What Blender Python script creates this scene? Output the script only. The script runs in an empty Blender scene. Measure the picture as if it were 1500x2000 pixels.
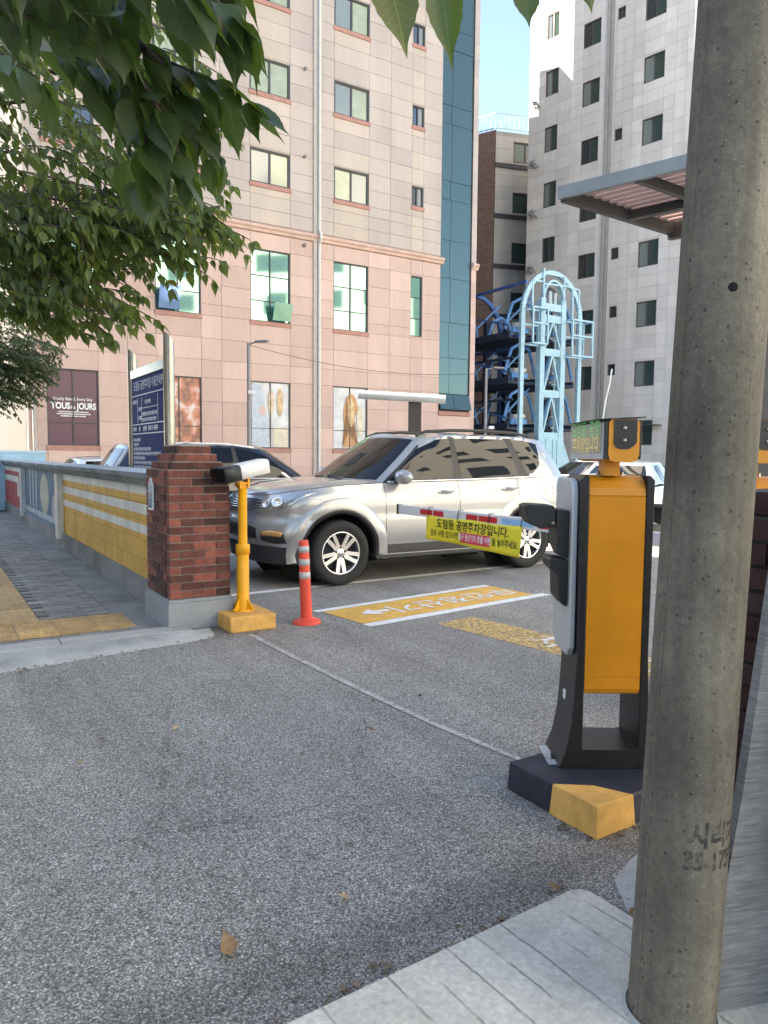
import bpy, bmesh, math, random
from mathutils import Vector, Matrix, Euler
import numpy as np
random.seed(7); RNG = np.random.default_rng(7)
scn = bpy.context.scene
COL = scn.collection
PI = math.pi
rad = math.radians

# ------------------------------------------------------------------ camera, world, sun, exposure
cd = bpy.data.cameras.new('camera'); cam = bpy.data.objects.new('camera', cd); COL.objects.link(cam)
cd.sensor_fit = 'VERTICAL'; cd.sensor_height = 24.0; cd.lens = 24.0 * 1450 / 2000
cd.clip_start = 0.05; cd.clip_end = 3000
cam.matrix_world = Matrix.Translation((0, 0, 1.47)) @ Matrix.Rotation(rad(90 - 4.25), 4, 'X') @ Matrix.Rotation(rad(.47), 4, 'Z')
scn.camera = cam
SUN = Vector((-1.0, 0.05, 0)).normalized(); EL = rad(36)
SUN = Vector((SUN.x * math.cos(EL), SUN.y * math.cos(EL), math.sin(EL)))
w = bpy.data.worlds.new('World'); scn.world = w; w.use_nodes = True
nt = w.node_tree; sky = nt.nodes.new('ShaderNodeTexSky'); sky.sky_type = 'NISHITA'; sky.sun_disc = False
sky.sun_elevation = EL; sky.sun_rotation = math.atan2(SUN.x, SUN.y)
sky.air_density = 1.0; sky.dust_density = .5; sky.ozone_density = 1.6
bg = nt.nodes['Background']; nt.links.new(sky.outputs[0], bg.inputs[0]); bg.inputs[1].default_value = 0.10
sl = bpy.data.lights.new('sun', 'SUN'); so = bpy.data.objects.new('sun', sl); COL.objects.link(so)
sl.energy = 5.0; sl.angle = rad(.5); sl.color = (1, .93, .82)
so.rotation_euler = SUN.to_track_quat('Z', 'Y').to_euler(); so.location = SUN * 60
vs = scn.view_settings; vs.view_transform = 'Standard'; vs.look = 'None'; vs.exposure = 2.4; vs.gamma = 1
vs.use_white_balance = True; vs.white_balance_temperature = 7200   # the camera's own shade balance

# ------------------------------------------------------------------ grid of the place
A = rad(32)                                   # the street grid is turned 32 degrees to the camera
V = Vector((math.cos(A), math.sin(A), 0)); B = Vector((-math.sin(A), math.cos(A), 0))   # along / away
K = Vector((-1.79, 6.08, 0))                  # kerb corner at the left gate pillar

# ------------------------------------------------------------------ materials
class NT:
    def __init__(s, m): s.t = m.node_tree; s.b = s.t.nodes['Principled BSDF']; s.out = s.t.nodes['Material Output']
    def n(s, ty, **k):
        x = s.t.nodes.new(ty)
        for a, b in k.items(): setattr(x, a, b)
        return x
    def l(s, a, b): s.t.links.new(a, b)
    def val(s, i, v):
        if isinstance(v, (int, float)): i.default_value = v
        elif isinstance(v, (tuple, list)): i.default_value = tuple(v) + ((1,) if len(v) == 3 and i.type == 'RGBA' else ())
        else: s.l(v, i)
    def math(s, op, a, b=0.0, c=None, clamp=False):
        x = s.n('ShaderNodeMath', operation=op, use_clamp=clamp); s.val(x.inputs[0], a); s.val(x.inputs[1], b)
        if c is not None: s.val(x.inputs[2], c)
        return x.outputs[0]
    def mix(s, f, a, b, mode='MIX'):
        x = s.n('ShaderNodeMix', data_type='RGBA', blend_type=mode); s.val(x.inputs[0], f); s.val(x.inputs[6], a); s.val(x.inputs[7], b)
        return x.outputs[2]
    def coord(s, kind='Object', obj=None):
        x = s.n('ShaderNodeTexCoord')
        if obj: x.object = obj
        return x.outputs[kind]
    def pos(s): return s.n('ShaderNodeNewGeometry').outputs['Position']
    def xyz(s, v):
        x = s.n('ShaderNodeSeparateXYZ'); s.l(v, x.inputs[0]); return x.outputs
    def scale(s, v, sc):
        x = s.n('ShaderNodeMapping'); s.l(v, x.inputs[0]); x.inputs['Scale'].default_value = sc; return x.outputs[0]
    def noise(s, v, sc, det=4, rough=.6, dist=0):
        x = s.n('ShaderNodeTexNoise'); s.l(v, x.inputs['Vector']); x.inputs['Scale'].default_value = sc
        x.inputs['Detail'].default_value = det; x.inputs['Roughness'].default_value = rough; x.inputs['Distortion'].default_value = dist
        return x.outputs[0]
    def voro(s, v, sc, feat='F1', rnd=1):
        x = s.n('ShaderNodeTexVoronoi', feature=feat); s.l(v, x.inputs['Vector']); x.inputs['Scale'].default_value = sc
        x.inputs['Randomness'].default_value = rnd; return x.outputs
    def rng(s, v, a, b, c=0., d=1.):
        x = s.n('ShaderNodeMapRange'); s.val(x.inputs[0], v)
        for i, q in enumerate((a, b, c, d)): s.val(x.inputs[1 + i], q)
        return x.outputs[0]
    def rand(s): return s.n('ShaderNodeObjectInfo').outputs['Random']
    def bump(s, h, st, dist=.01):
        x = s.n('ShaderNodeBump'); x.inputs['Strength'].default_value = st; x.inputs['Distance'].default_value = dist
        s.l(h, x.inputs['Height']); s.l(x.outputs[0], s.b.inputs['Normal']); return x

MATS = {}
def mat(name, base=(.5, .5, .5), rough=.6, metal=0., spec=.5, noise=None, bump=None, rand=0., coat=0., world=True, emit=None, ior=1.45, alpha_worn=None, hue=None):
    if name in MATS: return MATS[name]
    m = bpy.data.materials.new(name); m.use_nodes = True; s = NT(m); b = s.b
    b.inputs['Roughness'].default_value = rough; b.inputs['Metallic'].default_value = metal
    b.inputs['IOR'].default_value = ior; b.inputs['Specular IOR Level'].default_value = spec
    b.inputs['Coat Weight'].default_value = coat; b.inputs['Coat Roughness'].default_value = .03
    c = None; v = s.pos() if world else s.coord('Object')
    f = None
    if noise:
        n1 = s.noise(v, noise[0], 5, .65); f = s.rng(n1, .3, .7, 1 - noise[1], 1 + noise[1])
    if rand:
        r = s.rng(s.rand(), 0, 1, 1 - rand, 1 + rand); f = r if f is None else s.math('MULTIPLY', f, r)
    col = base if not hue else s.mix(s.rand(), base, hue)
    if f is not None:
        x = s.n('ShaderNodeVectorMath', operation='SCALE')
        if hue: s.l(col, x.inputs[0])
        else: x.inputs[0].default_value = base
        s.l(f, x.inputs['Scale']); s.l(x.outputs[0], b.inputs['Base Color'])
    elif hue: s.l(col, b.inputs['Base Color'])
    else: b.inputs['Base Color'].default_value = tuple(base) + (1,)
    if bump: s.bump(s.noise(v, bump[0], 5, .7), bump[1], bump[2] if len(bump) > 2 else .01)
    if emit: b.inputs['Emission Color'].default_value = tuple(emit[:3]) + (1,); b.inputs['Emission Strength'].default_value = emit[3]
    if alpha_worn:
        a = s.math('MULTIPLY', s.rng(s.noise(v, alpha_worn[0], 6, .8), alpha_worn[1], alpha_worn[2]), 1, clamp=True)
        s.l(a, b.inputs['Alpha'])
    MATS[name] = m; return m

def new_mat(name):
    m = bpy.data.materials.new(name); m.use_nodes = True; MATS[name] = m; return m, NT(m)

# asphalt
def build_asphalt():
    m, s = new_mat('asphalt'); p = s.pos()
    big = s.noise(p, .35, 4, .6); mid = s.noise(p, 2.2, 5, .65); vo = s.voro(p, 150); vs2 = s.voro(p, 330)
    cell = s.xyz(vo['Color'])[0]; c2 = s.xyz(vs2['Color'])[1]
    base = s.math('ADD', s.rng(big, .3, .7, .31, .42), s.math('ADD', s.rng(mid, .3, .7, -.022, .022), s.math('MULTIPLY', s.rng(s.noise(p, .9, 6, .75, .6), .50, .70, 0, 1), -.05)))
    k = s.math('MULTIPLY', s.rng(cell, 0, 1, .58, 1.36), s.rng(c2, 0, 1, .65, 1.3))
    val = s.math('MULTIPLY', base, k)
    edge = s.rng(vo['Distance'], .35, .75, 1, .35)
    val = s.math('MULTIPLY', val, edge)
    spk = s.rng(s.xyz(vo['Color'])[2], .93, .95, 0, .26)
    val = s.math('ADD', val, s.math('MULTIPLY', spk, edge))
    # wet-looking dark tar band along the kerb of the near pavement and long cracks
    tc = s.n('ShaderNodeMapping'); tc.vector_type = 'POINT'; s.l(p, tc.inputs[0])
    tc.inputs['Rotation'].default_value = (0, 0, -A)
    lo = s.xyz(tc.outputs[0]); ky = .67 * -math.sin(A) + 2.413 * math.cos(A)
    d = s.math('ABSOLUTE', s.math('SUBTRACT', lo[1], ky + .14)); wob = s.math('MULTIPLY', s.noise(p, 3, 4, .7), .16)
    band = s.rng(s.math('ADD', d, wob), .10, .26, .66, 1)
    val = s.math('MULTIPLY', val, band)
    trk = s.noise(s.scale(tc.outputs[0], (2.6, .16, 1)), 1.0, 4, .6); val = s.math('MULTIPLY', val, s.rng(trk, .35, .65, .84, 1.10))      # tyre-polished lanes
    oil = s.voro(p, .62); oc = s.math('MULTIPLY', s.rng(s.math('ADD', oil['Distance'], s.math('MULTIPLY', s.noise(p, 7, 5, .7), .12)), .10, .24, 1, 0), s.rng(s.xyz(oil['Color'])[0], .62, .66, 0, 1)); val = s.math('MULTIPLY', val, s.rng(oc, 0, 1, 1, .62))
    crk = s.voro(s.scale(p, (1, 1, 1)), .55, 'DISTANCE_TO_EDGE')['Distance']
    crk = s.math('ADD', crk, s.math('MULTIPLY', s.math('SUBTRACT', s.noise(p, 5, 5, .7), .5), .07))
    val = s.math('MULTIPLY', val, s.rng(s.math('ABSOLUTE', crk), .0, .0035, .6, 1))
    cc = s.n('ShaderNodeCombineColor'); s.l(s.math('MULTIPLY', val, 1.06), cc.inputs[0]); s.l(s.math('MULTIPLY', val, 1.01), cc.inputs[1]); s.l(s.math('MULTIPLY', val, .92), cc.inputs[2])
    s.l(cc.outputs[0], s.b.inputs['Base Color']); s.b.inputs['Roughness'].default_value = .8
    h = s.math('SUBTRACT', s.math('MULTIPLY', cell, .6), s.math('MULTIPLY', vo['Distance'], 1.0))
    s.bump(h, .55, .008)
    return m
ASPH = build_asphalt()

def concrete(name, base, sc=8, amt=.25, pits=True, bump=.35, speck=0., streak=0.):
    m, s = new_mat(name); p = s.pos()
    a = s.noise(p, sc * .25, 5, .6); b_ = s.noise(p, sc * 6, 4, .7)
    f = s.math('MULTIPLY', s.rng(a, .3, .7, 1 - amt, 1 + amt), s.rng(b_, .3, .7, 1 - amt * .6, 1 + amt * .6))
    if pits:
        vo = s.voro(p, sc * 9); pit = s.rng(s.xyz(vo['Color'])[0], .90, .95, 1, .45)
        inn = s.rng(vo['Distance'], .25, .4, 0, 1); f = s.math('MULTIPLY', f, s.math('MAXIMUM', pit, inn))
    if speck:
        v2 = s.voro(p, sc * 20); sp = s.math('MULTIPLY', s.rng(s.xyz(v2['Color'])[1], .93, .95, 0, speck), s.rng(v2['Distance'], .2, .4, 1, 0))
        f = s.math('ADD', f, sp)
    if streak:      # rain streaks running down and blotchy stains
        st = s.noise(s.scale(p, (14, 14, .9)), 1.0, 5, .65); bl = s.noise(p, 2.1, 5, .7, .5)
        f = s.math('MULTIPLY', f, s.math('MULTIPLY', s.rng(st, .35, .65, 1 - streak, 1 + streak), s.rng(bl, .38, .62, 1 - streak * 1.2, 1 + streak * .8)))
    x = s.n('ShaderNodeVectorMath', operation='SCALE'); x.inputs[0].default_value = base; s.l(f, x.inputs['Scale'])
    s.l(x.outputs[0], s.b.inputs['Base Color']); s.b.inputs['Roughness'].default_value = .85
    s.bump(f, bump, .006); return m
CONC = concrete('pavement_concrete', (.34, .35, .34), 9, .28)
CONC2 = concrete('kerb_concrete', (.36, .36, .34), 8, .2)
PLINTH = concrete('grey_painted_plinth', (.27, .29, .31), 5, .12, False, .15)
CAPM = concrete('weathered_cap', (.17, .19, .20), 6, .45, True, .4)
POLEM = concrete('pole_concrete', (.128, .117, .092), 10, .34, True, .6, 1.3, .22)
BRICK = mat('red_brick', (.085, .036, .031), .85, noise=(14, .45), bump=(60, .6, .005), rand=.42, hue=(.185, .056, .040))
MORTAR = mat('mortar', (.27, .25, .23), .9, noise=(30, .3), bump=(90, .5, .004))
DARKBRICK = mat('dark_brick', (.10, .04, .035), .85, noise=(14, .35), bump=(60, .5, .004), rand=.5, hue=(.03, .022, .025))
WHITEP = mat('white_road_paint', (.72, .72, .70), .7, noise=(7, .12), bump=(120, .4, .003), alpha_worn=(26, .29, .38))
YELP = mat('yellow_road_paint', (.70, .40, .08), .7, noise=(5, .18), bump=(120, .4, .003), alpha_worn=(26, .31, .41))
YELWORN = mat('worn_yellow_paint', (.62, .42, .16), .7, noise=(5, .2), bump=(120, .4, .003), alpha_worn=(30, .38, .56))
WHITEWORN = mat('worn_white_paint', (.72, .72, .70), .7, noise=(5, .1), alpha_worn=(22, .40, .50))
CONCLINE = mat('old_line_paint', (.45, .43, .395), .8, noise=(9, .25), alpha_worn=(30, .34, .48))
ORANGE = mat('orange_powder_coat', (.56, .225, .012), .38, noise=(4, .12), bump=(450, .12, .001))
YPOST = mat('yellow_painted_steel', (.80, .36, .012), .4, noise=(6, .1), bump=(80, .06, .002))
YBASE = mat('yellow_painted_concrete', (.66, .37, .10), .7, noise=(9, .22), bump=(40, .4, .004))
BLACKM = mat('black_powder_coat', (.014, .014, .016), .42, noise=(8, .2), bump=(300, .1, .001))
BLACKP = mat('black_plastic', (.02, .021, .022), .5, noise=(30, .25))
BLUEBLACK = mat('black_painted_concrete', (.022, .025, .04), .6, noise=(7, .35), bump=(35, .5, .005))
SILVERP = mat('silver_plastic', (.50, .52, .55), .45, .35, noise=(6, .06))
ALU = mat('white_aluminium', (.74, .75, .76), .35, .1, noise=(10, .06))
REDT = mat('red_reflective_tape', (.58, .03, .04), .4, noise=(20, .1))
BLUET = mat('light_blue_tape', (.28, .52, .78), .4, noise=(20, .12))
BANNER = mat('yellow_banner_cloth', (.80, .68, .035), .6, noise=(9, .06))
INKM = mat('black_ink', (.02, .018, .015), .6)
REDINK = mat('red_ink', (.70, .05, .08), .6)
WHITEINK = mat('white_ink', (.85, .85, .85), .6)
DELIN = mat('orange_red_plastic', (.72, .075, .04), .45, noise=(9, .12), bump=(60, .08, .002))
REFLT = mat('grey_reflective_tape', (.44, .45, .46), .4, noise=(25, .15))
STEEL = mat('stainless_steel', (.30, .285, .26), .3, 1.0, noise=(12, .15))
SIGNB = mat('navy_sign_face', (.022, .032, .13), .75, 0, .15, noise=(4, .15))
SIGNINK = mat('sign_white_print', (.52, .56, .66), .5)
GALV = None
def build_galv():
    m, s = new_mat('galvanised_steel'); p = s.coord('Object')
    st = s.noise(s.scale(p, (9, 9, 160)), 1.0, 5, .7); big = s.noise(p, 3.5, 4, .6)
    v = s.math('MULTIPLY', s.rng(st, .3, .7, .6, 1.35), s.rng(big, .3, .7, .7, 1.25))
    x = s.n('ShaderNodeVectorMath', operation='SCALE'); x.inputs[0].default_value = (.235, .24, .25); s.l(v, x.inputs['Scale'])
    s.l(x.outputs[0], s.b.inputs['Base Color']); s.b.inputs['Metallic'].default_value = .55; s.b.inputs['Roughness'].default_value = .55
    s.bump(st, .25, .002); return m
GALV = build_galv()
CANF = mat('canopy_grey_steel', (.23, .27, .30), .5, noise=(8, .15))
CAND = mat('canopy_dark_steel', (.05, .05, .052), .5, noise=(8, .2))
CANR = mat('canopy_roof_sheet', (.62, .47, .44), .6, noise=(4, .1))
BARK = mat('bark', (.055, .045, .036), .9, noise=(25, .4), bump=(40, .8, .01))
CABLE = mat('cable', (.05, .05, .05), .6)

def leaf_mat(name, base, hue, trans, tcol, veins=False):
    m, s = new_mat(name)
    f = s.rng(s.rand(), 0, 1, .75, 1.25); v = s.pos(); n = s.rng(s.noise(v, 1.7, 3), .3, .7, .0, 1.)
    c = s.mix(n, base, hue); x = s.n('ShaderNodeVectorMath', operation='SCALE'); s.l(c, x.inputs[0]); s.l(f, x.inputs['Scale'])
    vein = s.noise(s.scale(s.coord('Object'), (60, 160, 60)), 1.0, 3, .6)
    yl = s.n('ShaderNodeMix', data_type='RGBA'); s.l(s.rng(s.rand(), .93, .96, 0, .8), yl.inputs[0]); s.l(x.outputs[0], yl.inputs[6]); yl.inputs[7].default_value = (.16, .12, .02, 1)
    x = s.n('ShaderNodeVectorMath', operation='SCALE'); s.l(yl.outputs[2], x.inputs[0]); x.inputs['Scale'].default_value = 1
    if veins:      # midrib and side veins, leaf length = 1 along y
        o = s.xyz(s.coord('Object')); ax_ = s.math('ABSOLUTE', o[0]); ph = s.math('FRACT', s.math('MULTIPLY', s.math('SUBTRACT', o[1], s.math('MULTIPLY', ax_, .75)), 9.0))
        lat = s.rng(s.math('ABSOLUTE', s.math('SUBTRACT', ph, .5)), .03, .10, 1, 0); mid = s.rng(ax_, .004, .014, 1, 0); vn = s.math('MAXIMUM', s.math('MULTIPLY', lat, .45), mid)
        y_ = s.n('ShaderNodeVectorMath', operation='SCALE'); s.l(x.outputs[0], y_.inputs[0]); s.l(s.rng(vn, 0, 1, 1, 2.1), y_.inputs['Scale']); x = y_; vein = s.math('SUBTRACT', vein, vn)
    s.l(x.outputs[0], s.b.inputs['Base Color']); s.b.inputs['Roughness'].default_value = .42; s.bump(vein, .12, .002)
    t = s.n('ShaderNodeBsdfTranslucent'); t.inputs[0].default_value = tcol + (1,)
    mx = s.n('ShaderNodeMixShader'); mx.inputs[0].default_value = trans
    s.l(s.b.outputs[0], mx.inputs[1]); s.l(t.outputs[0], mx.inputs[2]); s.l(mx.outputs[0], s.out.inputs['Surface']); return m
LEAFN = leaf_mat('near_leaf', (.022, .042, .012), (.042, .074, .018), .32, (.12, .20, .025), True)
LEAFM = leaf_mat('tree_leaf', (.038, .070, .020), (.090, .125, .032), .45, (.23, .30, .055))
LEAFF = leaf_mat('fine_leaf', (.070, .115, .045), (.125, .175, .065), .35, (.18, .25, .08))
LEAFC = leaf_mat('conifer_leaf', (.03, .06, .03), (.05, .09, .04), .2, (.1, .14, .05))
DRYL = mat('dry_leaf', (.30, .17, .075), .7, noise=(60, .35), hue=(.42, .30, .16), rand=.2)

# ------------------------------------------------------------------ mesh helpers
class MB:
    """collects shapes; build() links them as one mesh object"""
    def __init__(s): s.v = []; s.f = []; s.sm = []
    def add(s, vs, fs, smooth=False):
        o = len(s.v); s.v += [tuple(q) for q in vs]; s.f += [tuple(o + i for i in f) for f in fs]; s.sm += [smooth] * len(fs); return s
    def box(s, a, b, M=None):
        x0, y0, z0 = a; x1, y1, z1 = b
        vs = [Vector(q) for q in ((x0, y0, z0), (x1, y0, z0), (x1, y1, z0), (x0, y1, z0), (x0, y0, z1), (x1, y0, z1), (x1, y1, z1), (x0, y1, z1))]
        if M: vs = [M @ q for q in vs]
        return s.add(vs, ((0, 3, 2, 1), (4, 5, 6, 7), (0, 1, 5, 4), (1, 2, 6, 5), (2, 3, 7, 6), (3, 0, 4, 7)))
    def bar(s, p, q, wd, ht, up=(0, 0, 1)):
        p = Vector(p); q = Vector(q); d = (q - p); L = d.length; d.normalize(); u = Vector(up)
        if abs(d.dot(u)) > .98: u = Vector((1, 0, 0))
        x = d.cross(u).normalized(); z = x.cross(d)
        M = Matrix((x, d, z)).transposed().to_4x4(); M.translation = p
        return s.box((-wd / 2, 0, -ht / 2), (wd / 2, L, ht / 2), M)
    def tube(s, pts, r, n=10, cap=True, closed=False):
        pts = [Vector(p) for p in pts]; m = len(pts); rr = r if isinstance(r, (list, tuple)) else [r] * m
        vs = []; fs = []; px = None
        for i, p in enumerate(pts):
            d = (pts[min(i + 1, m - 1)] - pts[max(i - 1, 0)]).normalized()
            if px is None: u = Vector((0, 0, 1)) if abs(d.z) < .9 else Vector((1, 0, 0)); px = d.cross(u).normalized()
            else: px = (px - d * px.dot(d)).normalized()
            py = d.cross(px)
            for k in range(n):
                a = 2 * PI * k / n; vs.append(p + (px * math.cos(a) + py * math.sin(a)) * rr[i])
        for i in range(m - 1):
            for k in range(n): fs.append((i * n + k, i * n + (k + 1) % n, (i + 1) * n + (k + 1) % n, (i + 1) * n + k))
        s.add(vs, fs, True)
        if cap: s.add(vs[:n], [tuple(range(n))[::-1]]); s.add(vs[-n:], [tuple(range(n))])
        return s
    def lathe(s, prof, n=32, M=None, smooth=True, close=False):
        """prof: (r, z) list around local z"""
        vs = []; fs = []; m = len(prof)
        for r, z in prof:
            for k in range(n): a = 2 * PI * k / n; vs.append(Vector((r * math.cos(a), r * math.sin(a), z)))
        for i in range(m - 1):
            for k in range(n): fs.append((i * n + k, i * n + (k + 1) % n, (i + 1) * n + (k + 1) % n, (i + 1) * n + k))
        if M: vs = [M @ q for q in vs]
        return s.add(vs, fs, smooth)
    def prism(s, poly, y0, y1, M=None, smooth=False):
        """poly: (x, z) outline extruded along y"""
        n = len(poly); vs = [Vector((x, y0, z)) for x, z in poly] + [Vector((x, y1, z)) for x, z in poly]
        if M: vs = [M @ q for q in vs]
        fs = [tuple(range(n)), tuple(range(2 * n - 1, n - 1, -1))]
        s.add(vs, fs); s.add(vs, [(i, i + n, (i + 1) % n + n, (i + 1) % n) for i in range(n)], smooth); return s
    def grid(s, rows, smooth=True):
        m = len(rows); n = len(rows[0]); vs = [p for r in rows for p in r]
        return s.add(vs, [(i * n + j, i * n + j + 1, (i + 1) * n + j + 1, (i + 1) * n + j) for i in range(m - 1) for j in range(n - 1)], smooth)
    def mesh(s, name, m):
        me = bpy.data.meshes.new(name); me.from_pydata(s.v, [], s.f); me.materials.append(m)
        me.polygons.foreach_set('use_smooth', s.sm); me.update(); return me
    def build(s, name, m, parent=None, loc=None, bevel=0, seg=2):
        o = bpy.data.objects.new(name, s.mesh(name, m)); COL.objects.link(o)
        if parent: o.parent = parent
        if loc: o.location = loc
        if bevel: fix(o, bevel, seg)
        return o
def fix(o, bevel=0, seg=2):
    bm = bmesh.new(); bm.from_mesh(o.data); bmesh.ops.remove_doubles(bm, verts=bm.verts, dist=1e-5); bmesh.ops.recalc_face_normals(bm, faces=bm.faces)
    if bevel:
        es = [e for e in bm.edges if len(e.link_faces) == 2 and e.calc_face_angle(0) > .6]
        bmesh.ops.bevel(bm, geom=es, offset=bevel, segments=seg, profile=.5, affect='EDGES', clamp_overlap=True)
        for f in bm.faces: f.smooth = False
    bm.to_mesh(o.data); bm.free(); return o
def link_mesh(name, me, parent=None, loc=(0, 0, 0), scale=(1, 1, 1), rot=(0, 0, 0)):
    o = bpy.data.objects.new(name, me); COL.objects.link(o); o.location = loc; o.scale = scale; o.rotation_euler = rot
    if parent: o.parent = parent
    return o
def thing(name, label, cat, loc=(0, 0, 0), rotz=0, group=None):
    o = bpy.data.objects.new(name, None); COL.objects.link(o); o.location = loc; o.rotation_euler = (0, 0, rotz)
    o.empty_display_size = .2; tag(o, label, cat, group); return o
def tag(o, label, cat, group=None):
    o['label'] = label; o['category'] = cat
    if group: o['group'] = group
    return o
def struct(o): o['kind'] = 'structure'; return o
def stuff(o): o['kind'] = 'stuff'; return o
def text_mb(txt, size, M=None, bold=0., sx=1., z=0.0, align='CENTER'):
    cu = bpy.data.curves.new('t', 'FONT'); cu.body = txt; cu.size = size; cu.align_x = align; cu.align_y = 'CENTER'; cu.offset = bold * size; cu.resolution_u = 3
    ob = bpy.data.objects.new('t', cu); COL.objects.link(ob); dg = bpy.context.evaluated_depsgraph_get(); dg.update()
    me = bpy.data.meshes.new_from_object(ob.evaluated_get(dg)); mb = MB()
    vs = [Vector((v.co.x * sx, v.co.y, v.co.z + z)) for v in me.vertices]
    if M: vs = [M @ q for q in vs]
    mb.add(vs, [tuple(p.vertices) for p in me.polygons])
    bpy.data.objects.remove(ob); bpy.data.curves.remove(cu); bpy.data.meshes.remove(me); return mb
FACE = Matrix(((1, 0, 0, 0), (0, 0, -1, 0), (0, 1, 0, 0), (0, 0, 0, 1)))   # text x,y -> facade x,z, facing -y
UNIT = {}
def unit_box(m, bev=0.0):
    key = (m.name, bev)
    if key not in UNIT:
        mb = MB().box((0, 0, 0), (1, 1, 1)); UNIT[key] = mb.mesh('unit', m)
    return UNIT[key]
def piece(name, m, a, b, parent):
    return link_mesh(name, unit_box(m), parent, a, tuple(b[i] - a[i] for i in range(3)))

# ------------------------------------------------------------------ ground
gnd = MB(); gnd.add([(-600, -600, 0), (600, -600, 0), (600, 900, 0), (-600, 900, 0)], [(0, 1, 2, 3)]); struct(gnd.build('ground', ASPH))

# ------------------------------------------------------------------ left pavement (local x along V, y away along the wall)
pave = bpy.data.objects.new('pavement', None); COL.objects.link(pave); pave.location = K; pave.rotation_euler = (0, 0, A); struct(pave)
PAVE = mat('grey_paver', (.215, .208, .195), .85, noise=(9, .22), bump=(70, .4, .003), rand=.22)
PAVEL = mat('pale_paver', (.30, .295, .285), .85, noise=(9, .2), bump=(70, .4, .003), rand=.15)
SAND = mat('paver_bed', (.075, .073, .07), .95, noise=(30, .3))
TACT = mat('tactile_yellow', (.46, .31, .14), .8, noise=(8, .22), bump=(70, .4, .003), rand=.14)
MB().box((-7, 0.0, -.05), (.13, 40, .022)).build('paver_bed', SAND, pave)
zt = .036
pv = []
yy = .06; r = 0
while yy < 14:
    dy = .1; x = -.27 - (.1 if r % 2 else 0); first = True
    xs = -.27
    while xs > -5.5:
        wdt = (.1 if (first and r % 2) else .2); first = False; pv.append((xs - wdt, yy, xs, yy + dy)); xs -= wdt
    yy += dy; r += 1
def in_tact(c): return (.2 < c[1] < .86 and c[0] < -.17) or (-1.19 < c[0] < -.86 and c[1] > .8)
pv = [q for q in pv if not in_tact(((q[0] + q[2]) / 2, (q[1] + q[3]) / 2))]
def wpos(x, y): return K + V * x + B * y
def infr(x, y):
    p = wpos(x, y); return p.y > .5 and p.x / p.y > -.56
pv.sort(key=lambda q: (not infr(q[2], q[1]), wpos(q[0], q[1]).length))
rest = MB()
for i, q in enumerate(pv):
    dz = random.uniform(-.0025, .0025); g = .003
    if i < 290:
        m = PAVEL if random.random() < .04 else PAVE
        o = piece('paver', m, (q[0] + g, q[1] + g, .0), (q[2] - g, q[3] - g, zt + dz), pave); o.rotation_euler = (random.uniform(-.006, .006), random.uniform(-.006, .006), 0)
    else: rest.box((q[0] + g, q[1] + g, .0), (q[2] - g, q[3] - g, zt + dz))
stuff(rest.build('pavers', PAVE, pave))
# tactile blocks: bars along V in the cross strip, along B in the guide strip
def tactile(bars_along_y):
    mb = MB().box((.003, .003, 0), (.297, .297, .034))
    for k in range(4):
        c = .045 + k * .07
        if bars_along_y: mb.box((c - .014, .02, .034), (c + .014, .28, .040))
        else:
            for j in range(6):
                mb.box((.02 + j * .046, c - .016, .034), (.052 + j * .046, c + .016, .040))
    return mb.mesh('tactile', TACT)
tm1, tm2 = tactile(False), tactile(True)
for r_ in range(2):
    for k in range(9): link_mesh('tactile_paver', tm1, pave, (-.19 - .3 * (k + 1), .23 + .3 * r_, 0))
for k in range(16): link_mesh('tactile_paver', tm2, pave, (-1.17, .84 + .3 * k, 0))
GUT = concrete('gutter_concrete', (.20, .20, .19), 7, .35)
for k in range(12): piece('gutter_slab', GUT, (-.262, .05 + k * 1.2, 0), (.12, .05 + k * 1.2 + 1.192, .03), pave)
# dropped kerb
kerb = bpy.data.objects.new('kerb', None); COL.objects.link(kerb); kerb.location = K; kerb.rotation_euler = (0, 0, A); struct(kerb)
for k in range(5):
    x1 = .16 - k * 1.0; x0 = x1 - .994
    mb = MB(); ya = -.165; mb.prism([(x0, 0), (x1, 0), (x1, .042), (x0, .042)], ya, .045)
    mb.build('kerb_stone', CONC2, kerb, bevel=.008)
mb = MB(); xs = [.30, .23, 0, -.35, -.7, -1.1, -1.6, -2.4, -4.6]; yn = [-.30, -.36, -.41, -.46, -.51, -.58, -.62, -.66, -.70]
mb.grid([[(x, -.168, .036) for x in xs], [(x, (-.168 + y) / 2, .022) for x, y in zip(xs, yn)], [(x, y, .004) for x, y in zip(xs, yn)], [(x, y - .01, -.01) for x, y in zip(xs, yn)]])
mb.build('kerb_apron', CONC, kerb)

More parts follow.
